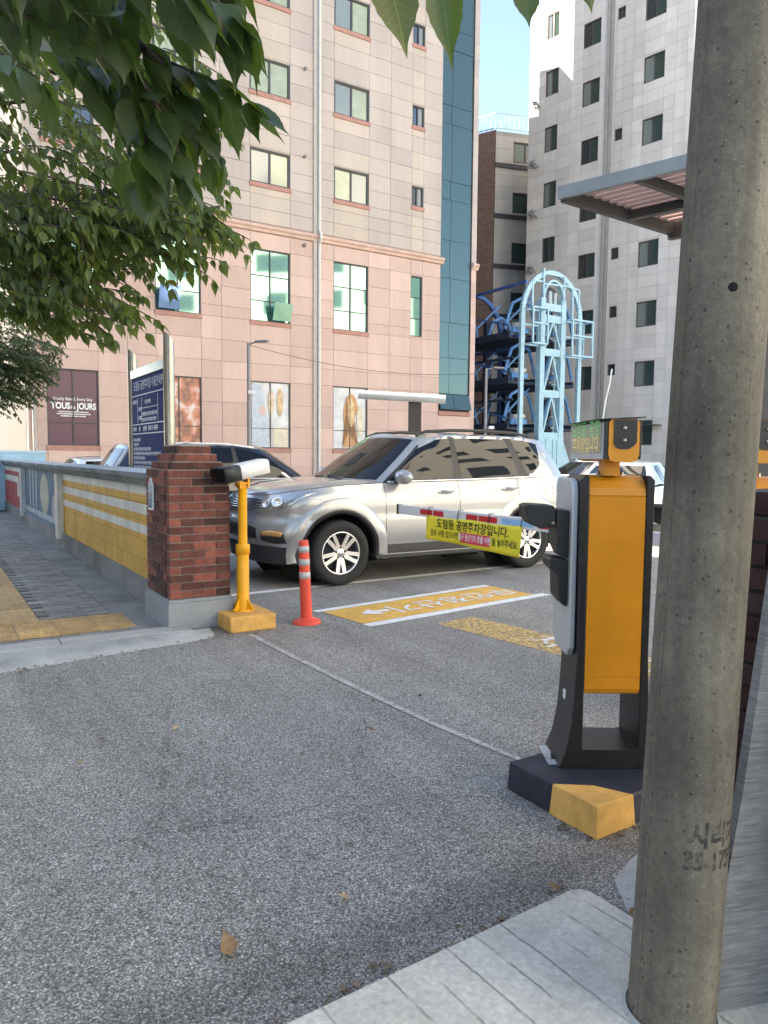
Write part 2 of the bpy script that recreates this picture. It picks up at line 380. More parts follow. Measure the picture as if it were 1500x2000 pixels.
# near pavement slab under the camera, with trowelled grooves
C0 = Vector((.67, 2.413, 0))
near = bpy.data.objects.new('near_pavement', None); COL.objects.link(near); near.location = C0; near.rotation_euler = (0, 0, rad(34.3)); struct(near)
def build_grooved():
    m, s = new_mat('grooved_concrete'); p = s.coord('Object'); P = s.pos()
    a = s.noise(P, 3, 5, .65); b_ = s.noise(P, 55, 4, .7)
    f = s.math('MULTIPLY', s.rng(a, .3, .7, .78, 1.18), s.rng(b_, .3, .7, .8, 1.2))
    l = s.xyz(p); wob = s.math('MULTIPLY', s.math('SUBTRACT', s.noise(P, 4, 4, .7), .5), .03)
    fr = s.math('FRACT', s.math('MULTIPLY', s.math('ADD', l[0], wob), 9.5)); gr = s.rng(s.math('ABSOLUTE', s.math('SUBTRACT', fr, .5)), .01, .05, 0, 1)
    brk = s.rng(s.noise(s.scale(p, (6, 2.5, 1)), 1.0, 4, .7), .42, .56, 1, 0); gr = s.math('MAXIMUM', gr, brk)
    f = s.math('MULTIPLY', f, s.rng(gr, 0, 1, .45, 1))
    x = s.n('ShaderNodeVectorMath', operation='SCALE'); x.inputs[0].default_value = (.58, .54, .455); s.l(f, x.inputs['Scale'])
    s.l(x.outputs[0], s.b.inputs['Base Color']); s.b.inputs['Roughness'].default_value = .85
    s.bump(s.math('ADD', s.math('MULTIPLY', gr, .8), s.math('MULTIPLY', b_, .5)), .6, .006); return m
GROOVE = build_grooved()
for k in range(4):
    x1 = -.0 - k * 1.5; x0 = x1 - 1.494
    poly = [(x0, -2.6), (x1, -2.6)] + ([(x1, -.05), (x1 - .012, -.015), (x1 - .05, 0)] if k == 0 else [(x1, 0)]) + [(x0, 0)]
    mb = MB(); n = len(poly)
    # slightly irregular front edge
    vs = [(x, y, 0) for x, y in poly] + [(x, y - (.008 if y > -.1 else 0), .032) for x, y in poly]
    mb.add(vs, [tuple(range(n, 2 * n)), ] + [(i, (i + 1) % n, (i + 1) % n + n, i + n) for i in range(n)])
    mb.build('concrete_slab', GROOVE, near)
mb = MB(); vs = [(.03, -2.6, .004), (2.2, -2.6, .03), (2.2, .05, .02), (.7, .1, .012), (.30, .03, .006), (.16, -.02, .004), (.05, -.16, .004)]
mb.add(vs, [tuple(range(len(vs)))]); mb.build('rough_patch', CONC, near)

# ------------------------------------------------------------------ painted lines on the asphalt
def sheet(name, pts, m, z, parent=None):
    mb = MB(); mb.add([(p[0], p[1], z) for p in pts], [tuple(range(len(pts)))]); return mb.build(name, m, parent)
def quad_line(a, b, wd):
    a = Vector(a); b = Vector(b); d = (b - a).normalized(); n = Vector((-d.y, d.x)) * wd / 2
    return [a + n, a - n, b - n, b + n]
struct(sheet('stall_line', quad_line((-2.35, 7.22), (3.4, 11.16), .11), WHITEP, .004))
struct(sheet('stall_line', quad_line((-3.9, 9.9), (1.9, 13.5), .11), WHITEP, .004))
struct(sheet('stall_line', quad_line((3.35, 11.12), (1.9, 13.5), .11), WHITEP, .0045))
mk = bpy.data.objects.new('lane_marking', None); COL.objects.link(mk); mk.location = (-.13, 6.39, 0); mk.rotation_euler = (0, 0, rad(39.5)); struct(mk)
Lm = 2.36
sheet('yellow_band', [(.0, .07), (Lm - .03, .07), (Lm - .03, .70), (.0, .70)], YELP, .004, mk)
sheet('white_edge', [(-.02, -.06), (Lm + .10, -.06), (Lm + .10, .062), (-.02, .062)], WHITEP, .0042, mk)
sheet('white_edge', [(-.05, .708), (Lm - .02, .708), (Lm - .02, .80), (-.05, .80)], WHITEP, .0042, mk)
R180 = Matrix.Translation((1.42, .385, .0082)) @ Matrix.Rotation(PI, 4, 'Z')
text_mb('무인정산기', .33, R180, .012, 1.15).build('lettering', WHITEP, mk)
ar = [(.22, .385), (.40, .52), (.40, .43), (.55, .43), (.55, .34), (.40, .34), (.40, .25)]
sheet('arrow', ar, WHITEP, .0082, mk)
mk2 = bpy.data.objects.new('worn_lane_marking', None); COL.objects.link(mk2); mk2.location = (.47, 6.47, 0); mk2.rotation_euler = (0, 0, A - PI / 2 + rad(8)); struct(mk2)
sheet('yellow_band', [(.0, .0), (3.2, -.0), (3.2, .50), (.0, .46)], YELWORN, .004, mk2)
text_mb('차량진입', .34, Matrix.Translation((1.55, .24, .0082)) @ Matrix.Rotation(0, 4, 'Z'), .01, 1.1).build('lettering', WHITEWORN, mk2)
# joint line across the entrance
jl = MB(); P = [Vector((-1.087, 6.017)), Vector((-.62, 5.3)), Vector((-.153, 4.62)), Vector((.09, 4.27)), Vector((.317, 3.959)), Vector((.641, 3.563)), Vector((.8, 3.36))]
dn = Vector((.80, .55)); ws = [.05, .045, .05, .04, .045, .035, .04]
jl.grid([[tuple(p - dn * wq * .5) + (.004,) for p, wq in zip(P, ws)], [tuple(p + dn * wq * .5) + (.004,) for p, wq in zip(P, ws)]], False)
struct(jl.build('entrance_line', CONCLINE))

# ------------------------------------------------------------------ brick gate pillars
def brick_pillar(label, loc, rotz, wx, wy, courses, step, bm_, mm, plinth, base_z=.235):
    root = thing('gate_pillar', label, 'pillar', loc, rotz)
    ch = .0675; j = .0105
    hx, hy = wx, wy
    mb = MB().box((-.018, -.018, 0), (hx + .018, hy + .018, base_z)); mb.build('plinth', plinth, root, bevel=.008)
    MB().box((-.004, -.004, base_z + .002), (hx + .004, hy + .004, base_z + .03)).build('plinth_ledge', plinth, root)
    z = base_z + .033
    core = MB(); core.box((.012, .012, z), (hx - .012, hy - .012, z + ch * courses))
    def course(z, x0, y0, x1, y1, k, dep=.095):
        # front/back rows run full length, side rows fit between
        def row(a, b, fixed, axis, off):
            L = b - a; bl = .2; pos = a; first = True
            while pos < b - .015:
                ln = bl * .5 if (first and off) else bl
                if b - (pos + ln) < .06: ln = b - pos
                e = min(pos + ln, b); dj = random.uniform(-.003, .003)
                if axis == 'x':
                    y = fixed; aa = (pos + j / 2, y + dj, z + j / 2); bb = (e - j / 2, y + dep + dj, z + ch - j / 2)
                else:
                    xq = fixed; aa = (xq + dj, pos + j / 2, z + j / 2); bb = (xq + dep + dj, e - j / 2, z + ch - j / 2)
                o = piece('brick', bm_, aa, bb, root); o.rotation_euler = (0, 0, random.uniform(-.006, .006)); pos = e; first = False
        row(x0, x1, y0, 'x', k % 2); row(x0, x1, y1 - dep, 'x', (k + 1) % 2)
        row(y0 + dep + .002, y1 - dep - .002, x0, 'y', (k + 1) % 2); row(y0 + dep + .002, y1 - dep - .002, x1 - dep, 'y', k % 2)
    for k in range(courses): course(z, 0, 0, hx, hy, k); z += ch
    for i in range(step):
        ins = .04 * (i + 1); course(z, ins, ins, hx - ins, hy - ins, i + courses)
        core.box((ins + .012, ins + .012, z), (hx - ins - .012, hy - ins - .012, z + ch)); z += ch
    ins = .04 * step + .01
    core.build('mortar_core', mm, root)
    MB().add([(ins, ins, z), (hx - ins, ins, z), (hx - ins, hy - ins, z), (ins, hy - ins, z), (hx / 2, hy / 2, z + .03)], [(0, 1, 4), (1, 2, 4), (2, 3, 4), (3, 0, 4)]).build('mortar_cap', mm, root)
    return root
lp = brick_pillar('red brick gate pillar with grey plinth at the end of the painted wall', K + V * .02 + B * .0, A, .53, .72, 16, 3, BRICK, MORTAR, PLINTH)
# house-number plate on its pavement side
pl = thing('address_plate', 'small house-shaped blue address plate with white rim on the brick pillar', 'plate', K + V * .018 + B * .50, A)
mp = mat('plate_blue', (.10, .17, .26), .2, .2, noise=(20, .5))
o5 = [(-.07, -.14), (.07, -.14), (.07, .07), (0, .14), (-.07, .07)]
def side_poly(poly, x0, x1, zc):
    mb = MB(); n = len(poly); vs = [(x0, y, zc + z) for y, z in poly] + [(x1, y, zc + z) for y, z in poly]
    return mb.add(vs, [tuple(range(n)), tuple(range(2 * n - 1, n - 1, -1))] + [(i, i + n, (i + 1) % n + n, (i + 1) % n) for i in range(n)])
side_poly(o5, -.016, -.002, 1.13).build('rim', WHITEINK, pl)
side_poly([(y * .84, z * .88) for y, z in o5], -.019, -.0165, 1.13).build('face', mp, pl)
# right-hand pillar just behind the concrete pole
rp_ = brick_pillar('dark brick gate pillar partly hidden behind the concrete pole', (.93, 2.16, 0), A - PI / 2, .60, .62, 16, 1, DARKBRICK, mat('dark_mortar', (.06, .055, .055), .9, noise=(30, .3)), PLINTH, .20)

# ------------------------------------------------------------------ painted block wall (local x out of the street, y along the wall)
wall = thing('painted_wall', 'low block wall with yellow, blue and red painted bays beside the pavement', 'wall', K + V * .15 + B * .72, A)
def paint_wall():
    m, s = new_mat('wall_paint'); lo = s.xyz(s.coord('Object', wall)); x, y, z = lo[0], lo[1], lo[2]
    P = s.pos()
    def band(v, a, b): return s.math('MULTIPLY', s.math('GREATER_THAN', v, a), s.math('LESS_THAN', v, b))
    yel = (.62, .36, .06); wht = (.66, .66, .63)
    c = yel
    sel = s.math('MAXIMUM', s.math('MAXIMUM', band(z, 1.08, 1.3), band(z, .885, .985)), band(z, .69, .78))
    c1 = s.mix(sel, yel, wht)
    # blue bay: uprights, discs, lower white rail
    blue = (.085, .155, .225); c2 = blue
    yb = s.math('SUBTRACT', y, 5.75)
    def disc(cy, cz, ry, rz):
        a = s.math('POWER', s.math('DIVIDE', s.math('SUBTRACT', yb, cy), ry), 2.0); b_ = s.math('POWER', s.math('DIVIDE', s.math('SUBTRACT', z, cz), rz), 2.0)
        return s.math('LESS_THAN', s.math('ADD', a, b_), 1.0)
    lines = None
    for q in (2.75, 3.2, 3.65):
        b_ = band(yb, q, q + .16); lines = b_ if lines is None else s.math('MAXIMUM', lines, b_)
    lines = s.math('MULTIPLY', lines, s.math('GREATER_THAN', z, .45))
    c2 = s.mix(lines, blue, (.40, .46, .48)); c2 = s.mix(disc(1.75, .76, .52, .36), c2, (.45, .45, .36)); c2 = s.mix(disc(.55, .58, .32, .24), c2, (.42, .46, .46))
    c2 = s.mix(band(z, .32, .42), c2, (.42, .48, .50)); c2 = s.mix(s.math('LESS_THAN', z, .32), c2, (.12, .21, .30))
    red = (.42, .085, .075); st = s.math('MULTIPLY', s.math('GREATER_THAN', z, .82), s.math('LESS_THAN', z, .96))
    yr = s.math('SUBTRACT', y, 10.4)
    low = s.math('MULTIPLY', band(z, .52, .62), s.math('LESS_THAN', yr, 1.3)); mid = s.math('MULTIPLY', band(yr, 1.1, 1.35), band(z, .52, .96)); st = s.math('MULTIPLY', st, s.math('GREATER_THAN', yr, 1.2))
    c3 = s.mix(s.math('MAXIMUM', s.math('MAXIMUM', low, mid), st), red, wht); c3 = s.mix(s.math('GREATER_THAN', z, 1.07), c3, wht)
    c = s.mix(s.math('GREATER_THAN', y, 5.55), c1, c2); c = s.mix(s.math('GREATER_THAN', y, 10.3), c, c3)
    f = s.math('MULTIPLY', s.rng(s.noise(P, 2.5, 6, .75), .3, .7, .78, 1.12), s.rng(s.rand(), 0, 1, .92, 1.06)); f = s.math('MULTIPLY', f, s.rng(s.noise(s.scale(P, (7, 7, .8)), 1.0, 5, .7), .56, .70, 1, .72))
    xx = s.n('ShaderNodeVectorMath', operation='SCALE'); s.l(c, xx.inputs[0]); s.l(f, xx.inputs['Scale']); s.l(xx.outputs[0], s.b.inputs['Base Color'])
    s.b.inputs['Roughness'].default_value = .7; s.bump(s.noise(P, 60, 5, .75), .35, .004); return m
PW = paint_wall()
WL = 15.5
MB().box((.03, -.0, 0), (.17, WL, 1.17)).build('wall_core', mat('wall_core', (.30, .28, .24), .9), wall)
MB().box((-.03, -.0, 0), (.19, WL, .255)).build('wall_footing', concrete('wall_footing', (.20, .21, .21), 4, .4, True, .3), wall)
nb = 0; zc = [.255, .44, .63, .82, 1.0, 1.17]
for k in range(5):
    yb = -.0 if k % 2 == 0 else -.2
    while yb < WL - .02:
        a_, b_ = max(yb, 0.0), min(yb + .4, WL)
        piece('block', PW, (random.uniform(-.002, .002), a_ + .002, zc[k] + .002), (.04, b_ - .002, zc[k + 1] - .002), wall); yb += .4
for py, colr in ((5.45, (.62, .61, .56)), (10.25, (.55, .57, .55))):
    MB().box((-.09, py, .16), (.10, py + .24, 1.165)).build('pilaster', mat('pilaster_paint_%d' % int(py), colr, .75, noise=(5, .15), bump=(60, .3, .004)), wall, bevel=.01)
cp = MB()
for (x0, x1, z0, z1) in ((-.035, .205, 1.172, 1.205), (-.06, .23, 1.206, 1.25), (-.09, .26, 1.251, 1.30)): cp.box((x0, -.05, z0), (x1, WL, z1))
cp.build('cap_moulding', CAPM, wall)
MB().add([(-.075, -.05, 1.301), (.245, -.05, 1.301), (.245, WL, 1.301), (-.075, WL, 1.301), (.085, -.05, 1.335), (.085, WL, 1.335)], [(0, 4, 5, 3), (1, 2, 5, 4), (0, 1, 4), (2, 3, 5)]).build('cap_top', mat('cap_top', (.36, .42, .46), .8, noise=(4, .3), bump=(50, .3, .004)), wall)

# ------------------------------------------------------------------ parking information board behind the wall
sb = thing('information_board', 'navy parking information board between two slant-cut steel posts', 'sign', (-2.49, 8.60, 0), A - PI / 2)
# local x points towards the camera along the wall; board spans x from -1.68 to 0
for x, top in ((-1.66, 2.80), (.04, 2.80)):
    mb = MB(); n = 24; vs = []
    for zt_ in (0, 1):
        for k in range(n):
            a = 2 * PI * k / n; cx, cy = math.cos(a) * .062, math.sin(a) * .062
            vs.append((x + cx, cy, 0 if zt_ == 0 else top - cy * 1.0 + cx * .25))
    mb.add(vs[:2 * n], [(k, (k + 1) % n, n + (k + 1) % n, n + k) for k in range(n)], True); pst = mb.build('post', STEEL, sb)
    MB().add(vs[n:], [tuple(range(n))]).build('post_cap', mat('polished_cap', (.8, .82, .85), .18, .6), pst)
MB().box((-1.58, -.03, .62), (-.04, .03, 2.46)).build('board', SIGNB, sb)
MB().box((-1.60, -.045, 2.462), (-.02, .045, 2.57)).build('top_rail', STEEL, sb); MB().box((-1.60, -.045, .55), (-.02, .045, .618)).build('bottom_rail', STEEL, sb)
SFM = Matrix.Translation((-.81, -.033, 0)) @ FACE
text_mb('도림동 공영주차장 이용안내', .135, SFM @ Matrix.Translation((-.02, 2.345, 0)), .006, .82).build('title', SIGNINK, sb)
text_mb('P', .16, SFM @ Matrix.Translation((.67, 2.345, 0)), .006, 1).build('parking_letter', SIGNINK, sb)
pr = MB()
def hl(x0, x1, z, t=.012): pr.box((x0, -.0345, z - t / 2), (x1, -.031, z + t / 2))
def vl(x, z0, z1, t=.009): pr.box((x - t / 2, -.0345, z0), (x + t / 2, -.031, z1))
for z in (2.23, 1.86, 1.74): hl(-1.55, -.07, z)
hl(-1.1, -.3, 2.06, .008)
for x in (-1.28, -1.08, -.32): vl(x, 1.88, 2.2)
rr_ = random.Random(3)
def words(x0, x1, z, h):
    x = x0
    while x < x1:
        wq = rr_.uniform(.035, .06); n = rr_.randint(2, 5)
        for k in range(n):
            if x > x1: break
            pr.box((x, -.0345, z - h / 2), (x + h * .28, -.031, z + h / 2)); pr.box((x + h * .36, -.0345, z - h * .1), (x + h * .75, -.031, z + h * .12)); pr.box((x + h * .36, -.0345, z + h * .32), (x + h * .75, -.031, z + h * .5)); x += h * 1.0
        x += h * .45
words(-1.5, -1.3, 2.15, .05); words(-.9, -.65, 2.13, .05); words(-1.22, -1.1, 2.05, .05); words(-1.22, -1.1, 1.94, .05); words(-1.05, -.35, 1.98, .05); words(-1.05, -.4, 1.91, .045)
words(-1.5, -1.35, 1.8, .055); words(-1.2, -1.15, 1.8, .06); words(-1.0, -.85, 1.8, .06); words(-.75, -.6, 1.8, .06); words(-.5, -.36, 1.8, .06)
z = 1.66
for L in (.34, .26, .86, 1.28, .56, 1.05, 1.22, .46, .5, .38, .6, 1.05, .7, .95, 1.1, .2, .7, .5): words(-1.5, -1.5 + L, z, .042); z -= .058
pr.build('printed_lines', SIGNINK, sb)

# ------------------------------------------------------------------ yellow plate-reading camera on its post
cb = thing('camera_post', 'yellow post with a hooded number-plate camera on a yellow concrete foot', 'camera', (-1.215, 6.36, 0), A)
MB().box((-.21, -.25, 0), (.20, .23, .135)).build('foot_block', YBASE, cb, bevel=.012)
MB().lathe([(0.10, .136), (.10, .146), (.055, .15), (.052, .62), (.052, .625)], 24).build('lower_tube', YPOST, cb)
MB().lathe([(.052, .625), (.061, .626), (.061, .70), (.056, .71), (.039, .712), (.038, 1.20), (0, 1.20)], 24).build('upper_tube', YPOST, cb)
g = MB()
for k in range(4):
    a = k * PI / 2 + .5; c, s_ = math.cos(a), math.sin(a); M = Matrix.Rotation(a, 4, 'Z'); g.prism([(.05, .146), (.115, .146), (.115, .155), (.058, .24), (.05, .24)], -.005, .005, M)
g.build('gusset', YPOST, cb)
MB().box((-.035, -.035, 1.19), (.035, .035, 1.23)).box((-.06, -.05, 1.23), (.05, .05, 1.245)).box((-.045, -.055, 1.2), (-.03, .055, 1.285)).box((.03, -.055, 1.2), (.045, .055, 1.285)).build('bracket', YPOST, cb)
hd = Matrix.Translation((0, 0, 1.345)) @ Matrix.Rotation(rad(-66), 4, 'Z') @ Matrix.Rotation(rad(9), 4, 'X')
def hood_profile(w_, h_, n=8):
    p = [(-w_, -h_), (w_, -h_)]
    for k in range(n + 1):
        a = PI * k / n; p.append((w_ * math.copysign(abs(math.cos(a)) ** .45, math.cos(a)), h_ * .25 + h_ * .75 * abs(math.sin(a)) ** .55))
    return p
cm_ = Matrix.Translation((0, 0, 0)) @ hd
mb = MB().prism(hood_profile(.085, .062), -.19, .25, cm_, True); cas = mb.build('housing', ALU, cb); fix(cas)
mb = MB().prism(hood_profile(.0895, .0655), -.285, -.10, cm_, True); sh = mb.build('sun_hood', BLACKP, cb); fix(sh)
MB().prism(hood_profile(.080, .056), -.2875, -.2855, cm_, True).build('lens_window', mat('black_glass', (.006, .006, .008), .06, 0, .8), cb)
MB().prism([(-.088, -.070), (.088, -.070), (.088, -.058), (-.088, -.058)], -.27, -.12, cm_).build('hood_lip', mat('amber_trim', (.30, .16, .02), .4), cb)

# flexible delineator
dl = thing('delineator_post', 'orange-red flexible delineator post with three grey reflective bands', 'bollard', (-.675, 6.47, 0), 0)
MB().lathe([(.128, 0), (.128, .012), (.11, .03), (.06, .045), (.052, .06)], 28).build('foot', DELIN, dl)
MB().lathe([(.052, .06), (.049, .30), (.044, .72), (.04, .735), (0, .738)], 28).build('shaft', DELIN, dl)
for z in (.40, .515, .63):
    rr2 = .0492 - (z - .3) * .012
    MB().lathe([(rr2 - .001, z), (rr2 + .0018, z), (rr2 + .0012, z + .058), (rr2 - .002, z + .058)], 28).build('reflective_band', REFLT, dl)
dl.rotation_euler = (0, rad(-2.2), 0)

# ------------------------------------------------------------------ buildings
FRAME = mat('dark_window_frame', (.055, .058, .066), .45, .2)
SILL = mat('pink_sill', (.42, .22, .18), .8, noise=(6, .15))
GLASSG = mat('green_reflective_glass', (.24, .44, .36), .04, .85, noise=None)
GLASSB = mat('blue_curtain_glass', (.085, .135, .135), .05, .5)
GLASSD = mat('dark_glass', (.035, .045, .05), .04, 0, 1.0, ior=1.7)
GLASSDG = mat('green_dark_glass', (.05, .085, .075), .05, .15, 1.0, ior=1.6)
CURT = mat('glass_over_pale_curtain', (.34, .38, .25), .12, 0, .9, noise=(3, .15), ior=1.6)
CURT2 = mat('glass_over_net', (.22, .25, .235), .1, 0, .9, noise=(30, .08), ior=1.6)
PANE_SETS = [CURT, CURT2, GLASSD, CURT]

def window(parent, x0, x1, z0, z1, y, panes, mullions=1, transoms=(), fr=.045, sill=None, frm=None, depth=.10):
    """frame set back in its opening: window > pane, sill"""
    frm = frm or FRAME; mb = MB(); ya, yb = y + .035, y + .035 + depth
    mb.box((x0, ya, z0), (x0 + fr, yb, z1)).box((x1 - fr, ya, z0), (x1, yb, z1)).box((x0 + fr, ya, z0), (x1 - fr, yb, z0 + fr)).box((x0 + fr, ya, z1 - fr), (x1 - fr, yb, z1))
    xs = [x0 + (x1 - x0) * (i + 1) / (mullions + 1) for i in range(mullions)]
    for xm in xs: mb.box((xm - fr * .5, ya + .01, z0 + fr), (xm + fr * .5, yb, z1 - fr))
    zs = [z0 + (z1 - z0) * t for t in transoms]
    for zm in zs: mb.box((x0 + fr, ya + .012, zm - fr * .35), (x1 - fr, yb, zm + fr * .35))
    wn = mb.build('window', frm, parent)
    ex = [x0] + xs + [x1]; ez = [z0] + zs + [z1]; k = 0
    for i in range(len(ex) - 1):
        for jz in range(len(ez) - 1):
            m = panes[k % len(panes)]; k += 1
            o = piece('pane', m, (ex[i] + fr * .4, ya + .045, ez[jz] + fr * .4), (ex[i + 1] - fr * .4, ya + .06, ez[jz + 1] - fr * .4), wn)
            o.rotation_euler = (random.uniform(-.004, .004), 0, random.uniform(-.006, .006))
    if sill: piece('sill', sill, (x0 - .03, y - .04, z0 - .13), (x1 + .03, y + .13, z0 - .002), wn)
    return wn

def cladding(root, xs, rows, holes, y, pick, limit, rank, gap=.010, th=.05, stuffm=None):
    """stone panels as parts: cells of the xs/rows grid minus the window holes; past the limit the rest is one part"""
    cells = []
    for i in range(len(xs) - 1):
        for j in range(len(rows) - 1):
            x0, x1, z0, z1 = xs[i], xs[i + 1], rows[j], rows[j + 1]
            spans = [(z0, z1)]
            for h in holes:
                if h[0] < (x0 + x1) / 2 < h[1]:
                    ns = []
                    for a, b in spans:
                        if h[3] <= a or h[2] >= b: ns.append((a, b)); continue
                        if h[2] > a: ns.append((a, h[2]))
                        if h[3] < b: ns.append((h[3], b))
                    spans = ns
            for a, b in spans:
                if b - a > .03: cells.append((x0, x1, a, b))
    cells.sort(key=rank); left = {}
    for k, (x0, x1, z0, z1) in enumerate(cells):
        m = pick(x0, x1, z0, z1); yo = y + random.uniform(-.003, .003)
        if k < limit: piece('stone_panel', m, (x0 + gap / 2, yo, z0 + gap / 2), (x1 - gap / 2, y + th, z1 - gap / 2), root)
        else: left.setdefault(m.name, (m, MB()))[1].box((x0 + gap / 2, yo, z0 + gap / 2), (x1 - gap / 2, y + th, z1 - gap / 2))
    for m, mb in left.values(): stuff(mb.build('stone_panels', m, root))

# --- pink shop building beyond the car park
pk = thing('pink_building', 'pink and beige stone-clad building with shop posters and a blue glass bay', 'building', (-1.13, 26, 0), A)
def stone(name, c, hue, streak=.12):
    m, s = new_mat(name); P = s.pos(); g = s.noise(P, 40, 4, .7); b_ = s.noise(s.scale(P, (1.2, 1.2, .25)), 1.0, 5, .65)
    r = s.rand(); col = s.mix(s.math('MULTIPLY', r, .8), c, hue)
    f = s.math('MULTIPLY', s.rng(g, .3, .7, .92, 1.08), s.rng(b_, .3, .7, 1 - streak, 1 + streak * .6)); f = s.math('MULTIPLY', f, s.rng(s.rand(), 0, 1, .93, 1.07))
    x = s.n('ShaderNodeVectorMath', operation='SCALE'); s.l(col, x.inputs[0]); s.l(f, x.inputs['Scale']); s.l(x.outputs[0], s.b.inputs['Base Color'])
    s.b.inputs['Roughness'].default_value = .62; s.bump(g, .12, .003); return m
PINK = stone('pink_granite', (.56, .395, .335), (.59, .42, .36))
BEIGE = stone('beige_granite', (.455, .39, .355), (.475, .40, .35))
CREAM = stone('cream_granite', (.495, .415, .345), (.48, .405, .345))
MOULD = mat('pink_moulding', (.57, .39, .32), .75, noise=(4, .15))
JOINT = mat('joint_backing', (.34, .27, .235), .9)
JOINTG = mat('grey_joint_backing', (.36, .34, .32), .9)
cols = [(-9.76, -8.38), (-6.73, -5.35), (-3.73, -2.35), (-.75, .61)]
holes = []; wins = []
for c in cols:
    for k in range(6): holes.append((c[0], c[1], 10.08 + 2.78 * k, 11.15 + 2.78 * k)); wins.append((c, k, 'up'))
    holes.append((c[0], c[1], 5.78, 8.05)); holes.append((c[0], c[1], 1.72, 3.87))
for k in range(6): holes.append((2.39, 2.90, 10.43 + 2.78 * k, 11.14 + 2.78 * k))
holes.append((2.39, 2.90, 5.84, 7.99))
HP = 32.0; XL, XR = -10.25, 3.70  # unseen roof height, raised so its shadow covers more of the grey block
back = MB()
def holed_wall(mb, x0, x1, z0, z1, hs, y, th):
    """wall slab with real openings"""
    xs = sorted({x0, x1} | {q for h in hs for q in h[:2]}); zs = sorted({z0, z1} | {q for h in hs for q in h[2:]})
    for i in range(len(xs) - 1):
        cx = (xs[i] + xs[i + 1]) / 2; run = None
        for j in range(len(zs) - 1):
            cz = (zs[j] + zs[j + 1]) / 2; solid = not any(h[0] < cx < h[1] and h[2] < cz < h[3] for h in hs)
            if solid: run = [zs[j], zs[j + 1]] if run is None else [run[0], zs[j + 1]]
            if (not solid or j == len(zs) - 2) and run: mb.box((xs[i], y, run[0]), (xs[i + 1], y + th, run[1])); run = None
holed_wall(back, XL, XR, 0, HP, holes, .03, .25); back.build('wall', JOINT, pk)
# unseen body behind: depth and heights shaped to cast shade, flank hidden by the front
def mass(pts, h, nm, m):
    n = len(pts); return MB().add([(x, y, 0) for x, y in pts] + [(x, y, h) for x, y in pts], [tuple(range(n, 2 * n))] + [(i, (i + 1) % n, (i + 1) % n + n, i + n) for i in range(n)]).build(nm, m, pk)
DROOM = mat('dark_rooms', (.10, .09, .085), .9)
mass([(XL, .40), (5.36, .40), (10.9, 9.3), (XL, 9.3)], HP, 'rear_wall', DROOM); mass([(XL, 9.31), (10.9, 9.31), (12.3, 12.0), (13.4, 16.0), (XL, 16.0)], 23.0, 'unseen_shade_wing', DROOM); MB().box((10.3, 9.6, 23.0), (11.4, 10.7, 25.6)).build('shadow_notch_box', DROOM, pk); MB().box((8.6, 11.2, 23.0), (10.4, 11.9, 24.2)).build('shadow_notch_block', DROOM, pk)  # unseen wing shades the brick wall; roof boxes added to notch the sun patch
xsl = [XL, -9.76, -8.38, -7.55, -6.73, -5.35, -4.69, -3.73, -2.35, -1.52, -.75, .61, 1.49, 2.39, 2.90, XR]
lowrows = [0.02, .5, 1.1, 1.72, 2.42, 3.14, 3.87, 4.42, 5.08, 5.78, 6.12, 6.72, 7.38, 8.05, 8.55]
uprows = [8.86, 9.30, 9.74] + [10.08 + .556 * k for k in range(0, 39)]
def prank(c):   # panels nearest and in view first
    p = Vector((-1.13, 26, 0)) + V * ((c[0] + c[1]) / 2); z = (c[2] + c[3]) / 2
    vis = (z < 18.5) and (c[0] > -9.9)
    return (not vis, z > 17.2 - .1 * c[0], -(c[1] - c[0]) * (c[3] - c[2]))
def ppick(x0, x1, z0, z1):
    if z1 < 8.6: return PINK
    under = any(abs(x0 - c[0]) < .05 for c in cols) or abs(x0 - 2.39) < .05
    return CREAM if under and random.random() < .75 else BEIGE
cladding(pk, xsl, lowrows, holes, 0, ppick, 130, prank)
cladding(pk, xsl, uprows, holes, 0, ppick, 165, prank)
for c in cols:
    for k in range(6):
        random.seed(int(c[0] * 10) + k); ps = random.sample([CURT, CURT2, CURT, GLASSD, CURT2], 2)
        window(pk, c[0], c[1], 10.08 + 2.78 * k, 11.15 + 2.78 * k, 0, ps, 1, (), .06, SILL)
    if c[0] > -9: window(pk, c[0], c[1], 5.78, 8.05, 0, [GLASSG], 1, (.29, .64), .035, SILL)
    else: window(pk, c[0], c[1], 5.78, 8.05, 0, [GLASSG], 1, (.5,), .035, SILL)
random.seed(21)
for k in range(6): window(pk, 2.39, 2.90, 10.43 + 2.78 * k, 11.14 + 2.78 * k, 0, [GLASSD, CURT2], 1, (), .05, SILL)
window(pk, 2.39, 2.90, 5.84, 7.99, 0, [GLASSG], 0, (.3, .65), .035)
# two opened vent sashes, tilted out at the bottom
for (x0, x1, z0, z1, m) in ((-3.03, -2.40, 5.82, 6.38, GLASSG), (-6.68, -6.05, 5.82, 6.52, mat('blue_sash_glass', (.16, .27, .50), .08, .6))):
    o = piece('opened_sash', m, (x0, .07, z0), (x1, .10, z1), pk); o.rotation_euler = (rad(18), 0, 0); o.location = (x0, .03 - .17, z0 + .01)
